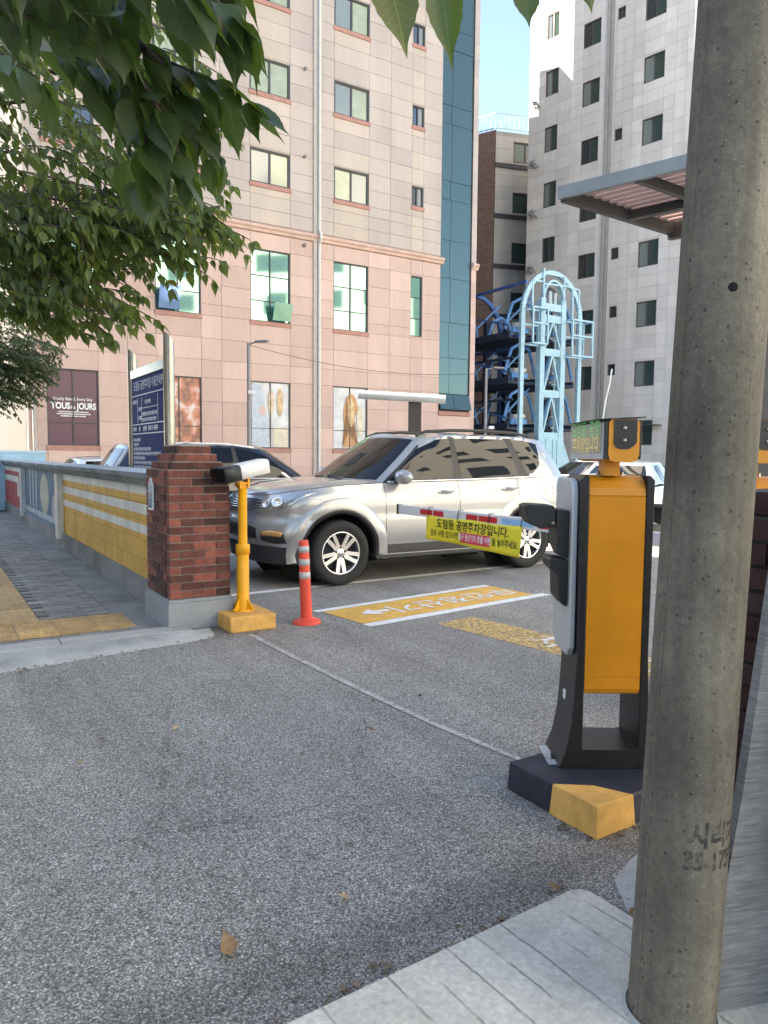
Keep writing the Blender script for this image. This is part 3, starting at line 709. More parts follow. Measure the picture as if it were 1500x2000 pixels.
# posters in the shop windows
def blur_art(name, cols_, sc):
    m, s = new_mat(name); p = s.coord('Object', pk); vo = s.voro(s.scale(p, (1.0, 1.0, .8)), sc); n = s.noise(p, sc * 1.3, 4, .6, 1.2)
    cr = s.n('ShaderNodeValToRGB'); s.l(s.math('ADD', s.math('MULTIPLY', vo['Distance'], .7), s.math('MULTIPLY', n, .6)), cr.inputs[0])
    el = cr.color_ramp.elements; el[0].position = .15; el[0].color = cols_[0] + (1,); el[1].position = .95; el[1].color = cols_[-1] + (1,)
    for i, c in enumerate(cols_[1:-1]): e = el.new(.15 + .8 * (i + 1) / (len(cols_) - 1)); e.color = c + (1,)
    s.l(cr.outputs[0], s.b.inputs['Base Color']); s.b.inputs['Roughness'].default_value = .25; return m
PURP = mat('purple_window_film', (.095, .032, .062), .3, noise=(3, .1))
CROI = blur_art('pastry_print', [(.62, .50, .42), (.60, .27, .14), (.16, .05, .04), (.52, .18, .10), (.66, .58, .54)], 2.6)
PRINTW = mat('pale_print', (.56, .58, .60), .3, noise=(2.0, .2)); LOAF = mat('bread_print', (.50, .27, .13), .4, noise=(5, .35)); CUPP = mat('cream_print', (.62, .56, .44), .4, noise=(5, .2)); SHIRT = mat('blue_print', (.42, .48, .56), .4, noise=(8, .2))
def shop(c, x0, m):
    wn = window(pk, c[0], c[1], 1.72, 3.87, 0, [m], 1, (.30,), .03, SILL); return wn
shop(cols[0], 0, PURP); w1 = shop(cols[1], 0, CROI); w2 = shop(cols[2], 0, PRINTW); w3 = shop(cols[3], 0, PRINTW)
YP = .064
def ell(x, z, rx, rz, n=22, flat=0): return [(x + rx * math.cos(2 * PI * k / n), z + rz * math.sin(2 * PI * k / n)) for k in range(n)]
def art(parent, poly, m, name, d=0): mb = MB(); mb.prism(poly, YP - .012 - d, YP - .004 - d); return mb.build(name, m, parent)
art(w2, [(-3.70, 1.76), (-3.05, 1.76), (-3.12, 2.5), (-3.22, 3.1), (-3.35, 3.75), (-3.70, 3.8)], SHIRT, 'printed_apron'); art(w2, ell(-3.32, 2.95, .12, .16), mat('skin_print', (.56, .42, .36), .4), 'printed_hand', .006); art(w2, ell(-3.02, 3.22, .10, .42), mat('bun_print', (.58, .46, .30), .4, noise=(6, .3)), 'printed_bun', .004); art(w2, ell(-2.70, 3.22, .11, .46), mat('loaf_print', (.55, .38, .22), .4, noise=(6, .35)), 'printed_loaf', .004); art(w2, [(-2.94, 1.76), (-2.42, 1.76), (-2.42, 2.45), (-2.94, 2.4)], CUPP, 'printed_cloth', .002)
art(w3, [(-.35, 1.80)] + ell(-.02, 2.9, .30, .75, 22)[1:-8] + [(.3, 1.80)], LOAF, 'printed_loaf'); art(w3, ell(-.02, 3.0, .12, .5), mat('crust_print', (.60, .42, .22), .4, noise=(9, .4)), 'printed_crust', .006); art(w3, ell(.35, 2.7, .14, .55), CUPP, 'printed_glass', .003)
wp = [o for o in pk.children if o.name.startswith('window') and abs(o.data.vertices[0].co.x + 9.76) < .01 and o.data.vertices[0].co.z < 2][0]
TF = Matrix.Translation((-9.07, YP - .006, 0)) @ FACE
text_mb('Freshly Baked, Every Day', .12, TF @ Matrix.Translation((0, 3.03, 0)) @ Matrix.Shear('XY', 4, (.25, 0)), .004, .85).build('slogan', WHITEINK, wp)
text_mb('TOUS', .25, TF @ Matrix.Translation((-.33, 2.83, 0)), .03, .78).build('lettering', WHITEINK, wp)
text_mb('les', .14, TF @ Matrix.Translation((.0, 2.80, 0)) @ Matrix.Shear('XY', 4, (.3, 0)), .02, .8).build('lettering', WHITEINK, wp)
text_mb('JOURS', .25, TF @ Matrix.Translation((.36, 2.83, 0)), .03, .72).build('lettering', WHITEINK, wp)
fl = MB()
for i, (wd, z) in enumerate(((.78, 2.67), (.88, 2.61), (.66, 2.55))):
    x = -9.07 - wd / 2
    while x < -9.07 + wd / 2: q = random.uniform(.02, .05); fl.box((x, YP - .008, z - .014), (x + q, YP - .003, z + .014)); x += q + .012
fl.build('small_print', WHITEINK, wp)
# mouldings, downpipes, vents
def moulding(x0, x1): 
    mb = MB(); mb.prism([(0, 0), (0, 0)], 0, 0) if False else None
    pr_ = [(.03, 8.56), (-.04, 8.58), (-.06, 8.66), (-.11, 8.70), (-.11, 8.77), (-.08, 8.80), (.03, 8.85)]
    n = len(pr_); mb.add([(x0, y, z) for y, z in pr_] + [(x1, y, z) for y, z in pr_], [tuple(range(n)), tuple(range(2 * n - 1, n - 1, -1))] + [(i, (i + 1) % n, (i + 1) % n + n, i + n) for i in range(n)])
    return mb.build('moulding', MOULD, pk)
moulding(XL, 3.82); moulding(5.16, 5.46)
PIPE = mat('grey_pipe', (.42, .38, .35), .6, noise=(6, .15)); PIPEW = mat('white_pipe', (.62, .60, .56), .5, noise=(6, .1))
MB().box((-1.53, -.06, .0), (-1.40, -.002, HP)).build('pipe_duct', PIPE, pk)
MB().tube([(-1.33, -.09, 0), (-1.33, -.09, 8.5)], .05, 12).tube([(-1.33, -.09, 8.9), (-1.33, -.09, HP)], .05, 12).tube([(-1.33, -.09, 8.5), (-1.33, -.2, 8.6), (-1.33, -.2, 8.82), (-1.33, -.09, 8.92)], .05, 12).build('downpipe', PIPEW, pk)
MB().tube([(-10.1, -.09, 0), (-10.1, -.09, 8.5)], .055, 12).build('downpipe', PIPE, pk)
for (x, z) in ((-1.86, 11.2), (-1.84, 13.95), (-1.86, 8.38), (-4.9, 11.2), (-4.9, 13.95)):
    MB().lathe([(.0, .12), (.05, .12), (.05, 0), (.07, 0)], 12, Matrix.Translation((x, 0, z)) @ Matrix.Rotation(PI / 2, 4, 'X')).build('vent_cap', mat('vent_grey', (.22, .21, .21), .5), pk)
# blue glass bay and edge strip
gz = [3.86, 5.2, 6.5, 8.12, 9.5, 10.96, 11.63, 13.66, 14.32, 16.3, 17.0, 19, 20, 22, 24, 26, 28, 30, HP]
gb = MB().box((3.70, .12, 3.2), (5.14, .3, HP)).build('bay_backing', FRAME, pk)
for j in range(len(gz) - 1):
    split = 4.2 if j % 2 else None
    for a, b in (((3.70, 4.2), (4.2, 5.14)) if j % 2 == 0 else ((3.70, 4.16), (4.16, 5.14))):
        o = piece('glass_panel', GLASSB, (a + .008, .06, gz[j] + .008), (b - .008, .11, gz[j + 1] - .008), pk); o.rotation_euler = (random.uniform(-.004, .004), 0, random.uniform(-.004, .004))
for a, b in ((3.70, 4.34), (4.36, 5.14)):
    o = piece('opened_sash', GLASSB, (a, -.16, 3.27), (b, -.12, 3.86), pk); o.rotation_euler = (rad(-17), 0, 0)
piece('sill', SILL, (3.68, -.06, 3.05), (5.16, .2, 3.19), pk)
piece('bay_wall', PINK, (3.70, .0, 0), (5.15, .3, 3.04), pk)
zz = 0.02
while zz < HP - .6:
    if not (8.5 < zz + .3 < 8.9): piece('edge_stone', PINK if zz < 8.4 else BEIGE, (5.15, -.0, zz), (5.38, .35, min(zz + .57, HP)), pk)
    zz += .578
MB().box((5.15, .01, 0), (5.37, .34, HP)).build('edge_wall', JOINT, pk)
MB().box((XL - .1, -.1, HP), (5.45, .6, HP + .5)).build('parapet', BEIGE, pk)

# --- grey apartment block on the right
GREYST = stone('grey_granite', (.72, .675, .63), (.76, .71, .66), .14)
BU = rad(-47)
rb = thing('grey_apartment_block', 'tall pale grey stone-clad apartment block behind the steel parking tower', 'building', (10.67, 38, 0), BU)
rh = []; HR = 31.0
c1 = [(-3.47, -2.68, 3.33 + 2.84 * k, 4.60 + 2.84 * k) for k in range(9)]
c2 = [(-1.24, -.26, 2.14 + 2.83 * k, 3.33 + 2.83 * k) for k in range(10)]
c3 = [(2.08, 3.11, 2.14 + 2.83 * k, 3.33 + 2.83 * k) for k in range(10)]
c4 = [(.63, 1.04, 2.78 + 2.83 * k, 3.33 + 2.83 * k) for k in (1, 2, 3, 5, 7)]
rh = c1 + c2 + c3 + c4
bk = MB(); holed_wall(bk, -4.5, 4.17, 0, HR, rh, .03, .25); bk.build('wall', JOINTG, rb)
MB().box((-4.48, .42, 0), (4.15, 12, HR)).build('rear_wall', mat('grey_rear', (.30, .30, .30), .9), rb)
xg = [-4.5, -3.47, -2.68, -1.9, -1.24, -.26, .10]; xg2 = [.48, .63, 1.04, 1.55, 2.08, 3.11, 3.65, 4.17]
rws = [.02 + .5667 * k for k in range(55)]
rank = lambda c: (c[3] > 25, -(c[1] - c[0]) * (c[3] - c[2]))
gpick = lambda *a: GREYST
cladding(rb, xg, rws, rh, 0, gpick, 150, rank, .01); cladding(rb, xg2, rws, rh, 0, gpick, 145, rank, .01)
MB().box((.10, -.06, 0), (.24, .05, HR)).box((.30, -.02, 0), (.48, .05, HR)).build('pilaster', mat('pilaster_grey', (.40, .38, .36), .8, noise=(3, .15)), rb)
MB().box((4.18, .02, 0), (4.46, .4, HR)).build('corner_wall', JOINTG, rb)
for k in range(53): piece('edge_stone', GREYST, (4.175, .0, rws[k] + .006), (4.47, .38, rws[k + 1] - .006), rb)
FRL = mat('brown_window_frame', (.10, .085, .08), .5, .2)
for h in c1: window(rb, *h, 0, [random.choice([GLASSD, GLASSDG, CURT2]), GLASSDG], 1, (), .05, None, FRL)
for h in c2 + c3: window(rb, *h, 0, [random.choice([GLASSD, CURT2, GLASSD]), GLASSDG], 1, (), .05, None, FRL)
for h in c4: window(rb, *h, 0, [GLASSD], random.choice([0, 1]), (), .05, None, FRL)
MB().box((-4.6, -.15, HR), (4.6, 12, HR + .5)).build('parapet', GREYST, rb)
ACM = mat('conduit_grey', (.30, .30, .31), .5, .3)
for z in (20.3, 17.2, 14.6, 11.7, 8.3):      # pipe tangles beside the end windows
    mb = MB()
    for q in range(5):
        x0 = -4.2 + random.uniform(-.05, .3); mb.tube([(x0, 0, z + random.uniform(-.1, .15)), (x0 + random.uniform(-.1, .1), -.18, z + random.uniform(-.15, .15)), (x0 + random.uniform(-.2, .3), -.22, z + random.uniform(-.25, .1)), (x0 + random.uniform(-.1, .3), 0, z - .3)], .03, 6)
    mb.build('pipe_tangle', ACM, rb)
# metal awning over its ground-floor door
MB().box((1.9, -.5, 3.06), (3.6, .0, 3.10)).build('door_canopy', FRL, rb)

# --- lower brick and stone building in the gap
mb_ = thing('corner_building', 'lower brick and grey stone building with a roof railing between the two blocks', 'building', (6.24, 44, 0), rad(14))
HM = 20.2
def brickface():
    m, s = new_mat('far_brick'); p = s.coord('Object'); x = s.n('ShaderNodeTexBrick'); mp_ = s.n('ShaderNodeMapping'); s.l(p, mp_.inputs[0]); mp_.inputs['Rotation'].default_value = (PI / 2, 0, 0)
    xyz_ = s.xyz(p); cmb = s.n('ShaderNodeCombineXYZ'); s.l(xyz_[1], cmb.inputs[0]); s.l(xyz_[2], cmb.inputs[1]); s.l(cmb.outputs[0], x.inputs['Vector'])
    x.inputs['Scale'].default_value = 1.0; x.inputs['Brick Width'].default_value = .23; x.inputs['Row Height'].default_value = .08; x.inputs['Mortar Size'].default_value = .008
    x.inputs['Color1'].default_value = (.15, .075, .058, 1); x.inputs['Color2'].default_value = (.24, .135, .10, 1); x.inputs['Mortar'].default_value = (.34, .29, .26, 1)
    s.l(x.outputs[0], s.b.inputs['Base Color']); s.b.inputs['Roughness'].default_value = .9; return m
MB().add([(0, 0, 0), (-3.2, 3.4, 0), (-3.2, 3.4, HM), (0, 0, HM), (0, .3, 0), (-3.0, 3.7, 0), (-3.0, 3.7, HM), (0, .3, HM)], [(0, 3, 2, 1), (3, 7, 6, 2)]).build('brick_wall', brickface(), mb_)
wz = [(1.1, 2.6, 2.6 + 2.84 * k - 1.15, 2.6 + 2.84 * k) for k in range(1, 7)]
sw = MB(); holed_wall(sw, 0, 4.0, 0, HM - .05, wz, .03, .2); sw.build('stone_wall', JOINTG, mb_); MB().box((0, .35, 0), (6, 5, HM - .06)).build('rear_wall', JOINTG, mb_)
MIDST = stone('taupe_granite', (.47, .45, .42), (.51, .47, .43), .14)
cladding(mb_, [0, 1.1, 2.6, 4.0], [.02 + .71 * k for k in range(29)], wz, 0, lambda *a: MIDST, 90, lambda c: -c[3], .012)
for h in wz: window(mb_, *h, 0, [GLASSDG, GLASSD], 1, (), .07)
for k in range(1, 7): piece('string_course', FRAME, (-.05, -.09, 2.6 + 2.84 * k - 1.52), (4, .0, 2.6 + 2.84 * k - 1.27), mb_)
rl = MB(); RAILM = mat('pale_railing', (.45, .62, .70), .5)
for a, b in (((.02, .05), (4, .05)), ((.02, .05), (-3.0, 3.3))):
    a = Vector(a); b = Vector(b); n = int((b - a).length / .28)
    for zq in (.12, .95): rl.bar((a.x, a.y, HM + zq), (b.x, b.y, HM + zq), .05, .05)
    for k in range(n + 1): p = a.lerp(b, k / n); rl.bar((p.x, p.y, HM), (p.x, p.y, HM + .95), .03, .03)
stuff(rl.build('roof_railing', RAILM, mb_))

# --- plain neighbours that the windows mirror and that shade the street
def block_building(name, label, loc, rotz, wd, dp, ht, m, wm, nx, nz, fl=3.0, z0=1.2, bands=None):
    root = thing(name, label, 'building', loc, rotz); hs = []
    cw = wd / nx
    for i in range(nx):
        for k in range(nz): hs.append((-wd / 2 + cw * (i + .22), -wd / 2 + cw * (i + .78), z0 + fl * k, z0 + fl * k + 1.45))
    mb = MB(); holed_wall(mb, -wd / 2, wd / 2, 0, ht, hs, 0, .3); mb.build('wall', m, root)
    MB().box((-wd / 2, .5, 0), (wd / 2, dp, ht)).build('rear_wall', m, root)
    MB().box((-wd / 2 - .1, -.12, ht), (wd / 2 + .1, dp, ht + .5)).build('parapet', m, root)
    for h in hs:
        mm = MB().box((h[0], .1, h[2]), (h[1], .16, h[3])); wn = mm.build('window', FRAME, root); piece('pane', wm, (h[0] + .06, .09, h[2] + .06), (h[1] - .06, .099, h[3] - .06), wn)
    return root
CREAMW = mat('cream_render', (.78, .745, .67), .85, noise=(1, .08)); TANW = mat('tan_render', (.52, .47, .40), .85, noise=(1, .1)); YELW = mat('yellow_render', (.62, .50, .30), .85, noise=(1.5, .1))
block_building('cream_apartment_block', 'tall cream apartment block opposite, mirrored in the silver car windows', (25, -5, 0), rad(-90 - 14), 40, 10, 27, CREAMW, GLASSD, 9, 8)
block_building('street_house', 'tan block of flats across the side street to the left', (-17.5, 6, 0), A + PI / 2, 34, 8, 17, TANW, GLASSD, 9, 5)
block_building('yellow_house', 'pale yellow rendered house beyond the left end of the pink building', (-24, 44, 0), A, 14, 8, 10, YELW, GLASSD, 4, 3)

# ------------------------------------------------------------------ blue steel rotary parking tower
LB = mat('light_blue_paint', (.40, .60, .68), .5, noise=(5, .14)); DB = mat('dark_blue_paint', (.06, .14, .38), .5, noise=(5, .2)); DBK = mat('tray_black', (.035, .05, .085), .6, noise=(4, .3)); MB_ = mat('mid_blue_paint', (.13, .31, .60), .5, noise=(5, .2))
pt = thing('parking_tower', 'light blue steel rotary parking tower with dark car trays and blue arms', 'tower', (7.30, 33.2, 0), A)
def Tz(y): return 1.47 + (892 - y) * 33 / 1450
xl, xr = -1.72, 1.75; zs_ = 7.6; topz = 9.55
def arch_frame(y, m, name, wq=.2):
    mb = MB(); cx = (xl + xr) / 2; rx = (xr - xl) / 2; rz = topz - zs_
    pts = [(xl, y, 0), (xl, y, zs_)] + [(cx - rx * math.cos(a), y, zs_ + rz * math.sin(a)) for a in [PI * k / 16 for k in range(1, 16)]] + [(xr, y, zs_), (xr, y, 0)]
    for p, q in zip(pts[:-1], pts[1:]): mb.bar(p, q, .14, wq)
    return mb.build(name, m, pt)
arch_frame(0, LB, 'front_arch'); arch_frame(5.4, DB, 'rear_arch')
mast = MB(); ml, mr = -.62, .62
for x in (ml, mr): mast.box((x - .13, -.14, .0), (x + .13, .14, 8.4))
mast.build('mast', LB, pt)
for z in (8.05, 7.55, 6.1, 4.3, 2.45): MB().box((ml + .13, -.10, z - .16), (mr - .13, .10, z + .16)).build('cross_beam', LB, pt)
for z0, z1 in ((6.27, 7.38), (4.47, 5.93), (2.62, 4.13)):
    MB().bar((ml + .16, -.08, z0), (-.02, -.08, z1), .07, .10, (0, 1, 0)).bar((mr - .16, -.08, z0), (.02, -.08, z1), .07, .10, (0, 1, 0)).build('brace', LB, pt)
ld = MB()
for z in np.arange(2.8, 7.3, .48): ld.box((ml + .13, .12, z), (ml + .38, .16, z + .05)).box((mr - .38, .12, z), (mr - .13, .16, z + .05))
ld.box((ml + .2, .10, 2.6), (ml + .25, .18, 7.4)).box((mr - .25, .10, 2.6), (mr - .2, .18, 7.4)); stuff(ld.build('ladder_rungs', mat('pale_rungs', (.55, .66, .70), .5), pt))
MB().prism([(-1.15, 0), (1.15, 0), (1.15, 1.35), (.75, 2.2), (.75, 2.42), (-.75, 2.42), (-.75, 2.2), (-1.15, 1.35)], -.16, .1).build('base_plate', LB, pt)
for x in (-.3, .12, .38): MB().box((x - .04, -.2, .2), (x + .04, -.162, 2.3)).build('stiffener', LB, pt)
# wheel housing arch and motor at the mast head
hs_ = MB(); pts = [(.62 * math.cos(a), -.05, 8.25 + .95 * math.sin(a)) for a in [PI * k / 12 for k in range(13)]]
for p, q in zip(pts[:-1], pts[1:]): hs_.bar(p, q, .22, .09)
hs_.build('wheel_housing', LB, pt)
MB().lathe([(.0, -.1), (.48, -.1), (.5, .0), (.36, .02), (.34, .1), (0, .1)], 24, Matrix.Translation((0, .12, 8.45)) @ Matrix.Rotation(PI / 2, 4, 'X')).build('drive_wheel', mat('wheel_grey', (.16, .17, .18), .5, .4), pt)
MB().box((-.22, -.06, 8.2), (-.05, .05, 8.75)).box((.08, -.06, 8.2), (.25, .05, 8.7)).build('motor', mat('motor_grey', (.40, .46, .48), .5), pt)
for (x0, x1, z0, z1, y0, nx) in ((xl + .12, ml - .13, 6.35, 7.85, -.55, 1), (mr + .13, xr + .25, 6.0, 7.55, -.55, 1)):
    bx_ = MB()
    for y in (y0, .0):
        for x in (x0, x1): bx_.bar((x, y, z0), (x, y, z1), .07, .07)
        for z in (z0, (z0 + z1) / 2 + .1, z1): bx_.bar((x0, y, z), (x1, y, z), .07, .07)
    for x in (x0, x1):
        for z in (z0, z1): bx_.bar((x, y0, z), (x, 0, z), .07, .07)
    bx_.build('service_cage', LB, pt)
top = MB()
for a, b in (((-.62, -.1, 8.4), (-.62, -.1, 9.65)), ((.62, -.1, 8.4), (.62, -.1, 9.45)), ((-.62, -.1, 9.45), (.62, -.1, 9.45)), ((-.62, -.1, 9.0), (.62, -.1, 9.05)), ((-1.2, -.05, 7.85), (-1.2, -.05, 9.1)), ((1.2, -.05, 7.6), (1.2, -.05, 9.0)), ((-1.2, -.05, 9.1), (-.62, -.05, 9.1)), ((.62, -.05, 9.1), (1.6, -.05, 9.0)), ((1.6, -.05, 7.6), (1.6, -.05, 9.0))): top.bar(a, b, .08, .08)
top.build('head_frame', LB, pt)
for z in (7.0, 5.05, 3.05):
    for sx in (-1, 1):
        x0, x1 = (-2.0, -.3) if sx < 0 else (.3, 2.0)
        tr = MB().box((x0, .5, z - .34), (x0 + .12, 5.1, z - .06)).box((x1 - .12, .5, z - .34), (x1, 5.1, z - .06)).box((x0 + .12, .5, z - .34), (x1 - .12, 5.1, z - .22)).build('car_tray', DBK, pt)
        for y in (.7, 4.7):
            MB().tube([(x0 + .85, y, z + 1.45), (x0 + .35, y, z + 1.2), (x0 + .15, y, z + .7), (x0 - .05, y, z + .05)], .07, 8).tube([(x0 + .85, y, z + 1.45), (x1 - .35, y, z + 1.2), (x1 - .15, y, z + .7), (x1 + .05, y, z + .05)], .07, 8).build('tray_arm', MB_, pt)
        MB().box((x0 + .1, .35, z - .1), (x0 + 1.0, .5, z + .12)).build('hinge_block', MB_, pt)
        MB().tube([(x0 + .2, .45, z + .2), (x0 + .9, .45, z + .25)], .12, 10).build('roller', mat('pale_grey_metal', (.55, .52, .48), .5), pt)
for z, x in ((9.0, -1.5), (6.75, -1.6), (6.4, -.9)): MB().bar((x, 0, z), (x, 5.4, z), .1, .12).build('tie_beam', DB, pt)
for z in (1.2, 3.2, 5.2, 7.2):
    for y in (.9, 3.0, 5.0):
        MB().bar((-2.0, y, z), (-.4, y, z + 1.4), .06, .07).build('diagonal_brace', MB_, pt)
    MB().bar((-2.05, .5, z), (-2.05, 5.0, z + 1.1), .06, .07).build('diagonal_brace', DB, pt)
for z in (5.8, 4.0, 1.9): MB().bar((-1.9, .3, z), (-1.9, 5.4, z), .08, .1).bar((-.4, 4.9, z), (-1.9, 4.9, z), .08, .1).build('guide_rail', DBK, pt)
for x in (-1.9, -.5, .6, 1.9): MB().box((x - .12, 5.0, 0), (x + .12, 5.25, 8.2)).build('rear_column', DBK, pt)
MB().box((-2.6, 5.5, 0), (2.6, 5.6, 1.6)).build('rear_screen', DBK, pt)

# ------------------------------------------------------------------ cars
def crom(p0, p1, p2, p3, t):
    return .5 * ((2 * p1) + (-p0 + p2) * t + (2 * p0 - 5 * p1 + 4 * p2 - p3) * t * t + (-p0 + 3 * p1 - 3 * p2 + p3) * t ** 3)
def csample(pts, u):
    n = len(pts); u = min(max(u, 0), n - 1 - 1e-9); i = int(u); t = u - i
    g = lambda k: pts[min(max(k, 0), n - 1)]
    p0 = g(i - 1) if i > 0 else 2 * g(0) - g(1); p3 = g(i + 2) if i + 2 < n else 2 * g(n - 1) - g(n - 2)
    return crom(p0, g(i), g(i + 1), p3, t)
def cw(t): return np.array((-.5 * t + t * t - .5 * t ** 3, 1 - 2.5 * t * t + 1.5 * t ** 3, .5 * t + 2 * t * t - 1.5 * t ** 3, -.5 * t * t + .5 * t ** 3))
class Patch:
    """bicubic surface through a control net c[row][column] of points"""
    def __init__(s, net):
        c = np.array(net, float); s.nr, s.nc = c.shape[:2]
        c = np.concatenate([2 * c[:1] - c[1:2], c, 2 * c[-1:] - c[-2:-1]], 0); s.c = np.concatenate([2 * c[:, :1] - c[:, 1:2], c, 2 * c[:, -1:] - c[:, -2:-1]], 1); s.tab = {}
    def at(s, u, v):
        u = min(max(u, 0), s.nc - 1 - 1e-9); v = min(max(v, 0), s.nr - 1 - 1e-9); i = int(u); j = int(v)
        return cw(v - j) @ np.tensordot(s.c[j:j + 4, i:i + 4], cw(u - i), ((1,), (0,)))
    def find_u(s, x, v):
        """column parameter of the flank point with this x"""
        k = round(v, 2)
        if k not in s.tab:
            us = np.linspace(0, s.nc - 1, 500); s.tab[k] = (us, np.array([s.at(u, k) for u in us]))
        us, p = s.tab[k]; return float(us[np.argmin(abs(p[:, 0] - x) + 5 * (p[:, 1] < .5))])
    def normal(s, u, v, e=.01):
        a = s.at(min(u + e, s.nc - 1), v) - s.at(max(u - e, 0), v); b = s.at(u, min(v + e, s.nr - 1)) - s.at(u, max(v - e, 0))
        n = np.cross(a, b); return n / (np.linalg.norm(n) + 1e-12)
    def mesh_rows(s, us, vs_): return [[tuple(s.at(u, v)) for u in us] for v in vs_]
def mirror(mb):
    n = len(mb.v); vs = [(x, -y, z) for x, y, z in mb.v]; fs = [tuple(reversed(f)) for f in mb.f]; sm = list(mb.sm); o = len(mb.v)
    mb.v += vs; mb.f += [tuple(o + i for i in f) for f in fs]; mb.sm += sm; return mb
def paint(name, c, metal=.75, rough=.28):
    m = mat(name, c, rough, metal, .5, coat=1.0); return m
TYRE = mat('tyre_rubber', (.018, .018, .019), .8, noise=(40, .2)); RIM = mat('rim_alloy', (.66, .67, .68), .25, .9); RIMD = mat('rim_dark', (.03, .03, .032), .5, .3)
CGLASS = mat('tinted_car_glass', (.005, .006, .007), .015, 0, .38, ior=1.5); TRIM = mat('black_trim', (.018, .018, .02), .45); CHROME = mat('chrome', (.75, .76, .78), .12, 1.0)
CLAD = mat('dark_cladding', (.035, .036, .04), .6, noise=(20, .15)); WELL = mat('wheel_well', (.006, .006, .006), .95)
LENS = mat('clear_lens', (.33, .36, .39), .08, .5, .8, noise=(40, .35), coat=1.0); LAMPB = mat('lamp_bowl', (.70, .72, .75), .12, .9); TAILR = mat('tail_red', (.40, .015, .02), .15, 0, .7, coat=1.0); AMB = mat('amber_lens', (.62, .33, .12), .15, .2, .7)
SEAM = mat('panel_gap', (.03, .03, .032), .6)

def wheel(parent, x, y, z, r, wd, side, spokes=5, rimr=None):
    rimr = rimr or r * .62; M = Matrix.Translation((x, y, z)) @ Matrix.Rotation(-side * PI / 2, 4, 'X')   # local z -> outward
    h = wd / 2
    ty = MB().lathe([(rimr - .005, -h * .9), (r * .93, -h), (r * .985, -h * .8), (r, -h * .4), (r, h * .4), (r * .985, h * .75), (r * .94, h), (r * .80, h * 1.02), (rimr + .012, h * .92), (rimr - .004, h * .82)], 40, M).build('wheel', TYRE, parent)
    rm = MB().lathe([(rimr, h * .5), (rimr + .004, h * .86), (rimr - .012, h * .88), (rimr - .02, h * .70), (rimr - .03, -h * .2)], 36, M)
    rm.lathe([(.0, h * .75), (.045, h * .74), (.07, h * .66), (.075, h * .3)], 20, M)
    for k in range(spokes):
        for da in (-.20, .20):
            a = 2 * PI * k / spokes + PI / 2
            p0 = Vector((.055 * math.cos(a + da * 1.5), .055 * math.sin(a + da * 1.5), h * .62)); p1 = Vector((rimr * .97 * math.cos(a + da), rimr * .97 * math.sin(a + da), h * .74))
            rm.bar(M @ p0, M @ p1, .045, .03, tuple(M.to_3x3() @ Vector((0, 0, 1))))
    rm.build('rim', RIM, ty)
    MB().lathe([(0, h * .25), (rimr - .03, h * .22), (rimr - .025, -h * .3)], 28, M).build('brake_disc', RIMD, ty)
    bl = MB()
    for k in range(5):
        a = 2 * PI * (k + .5) / 5 + PI / 2; bl.lathe([(0, h * .80), (.012, h * .80), (.013, h * .6)], 8, M @ Matrix.Translation((.062 * math.cos(a), .062 * math.sin(a), 0)))
    stuff(bl.build('wheel_nuts', RIMD, ty)); MB().lathe([(0, h * .80), (.026, h * .79), (.03, h * .72)], 16, M).build('hub_cap', CHROME, ty)
    return ty

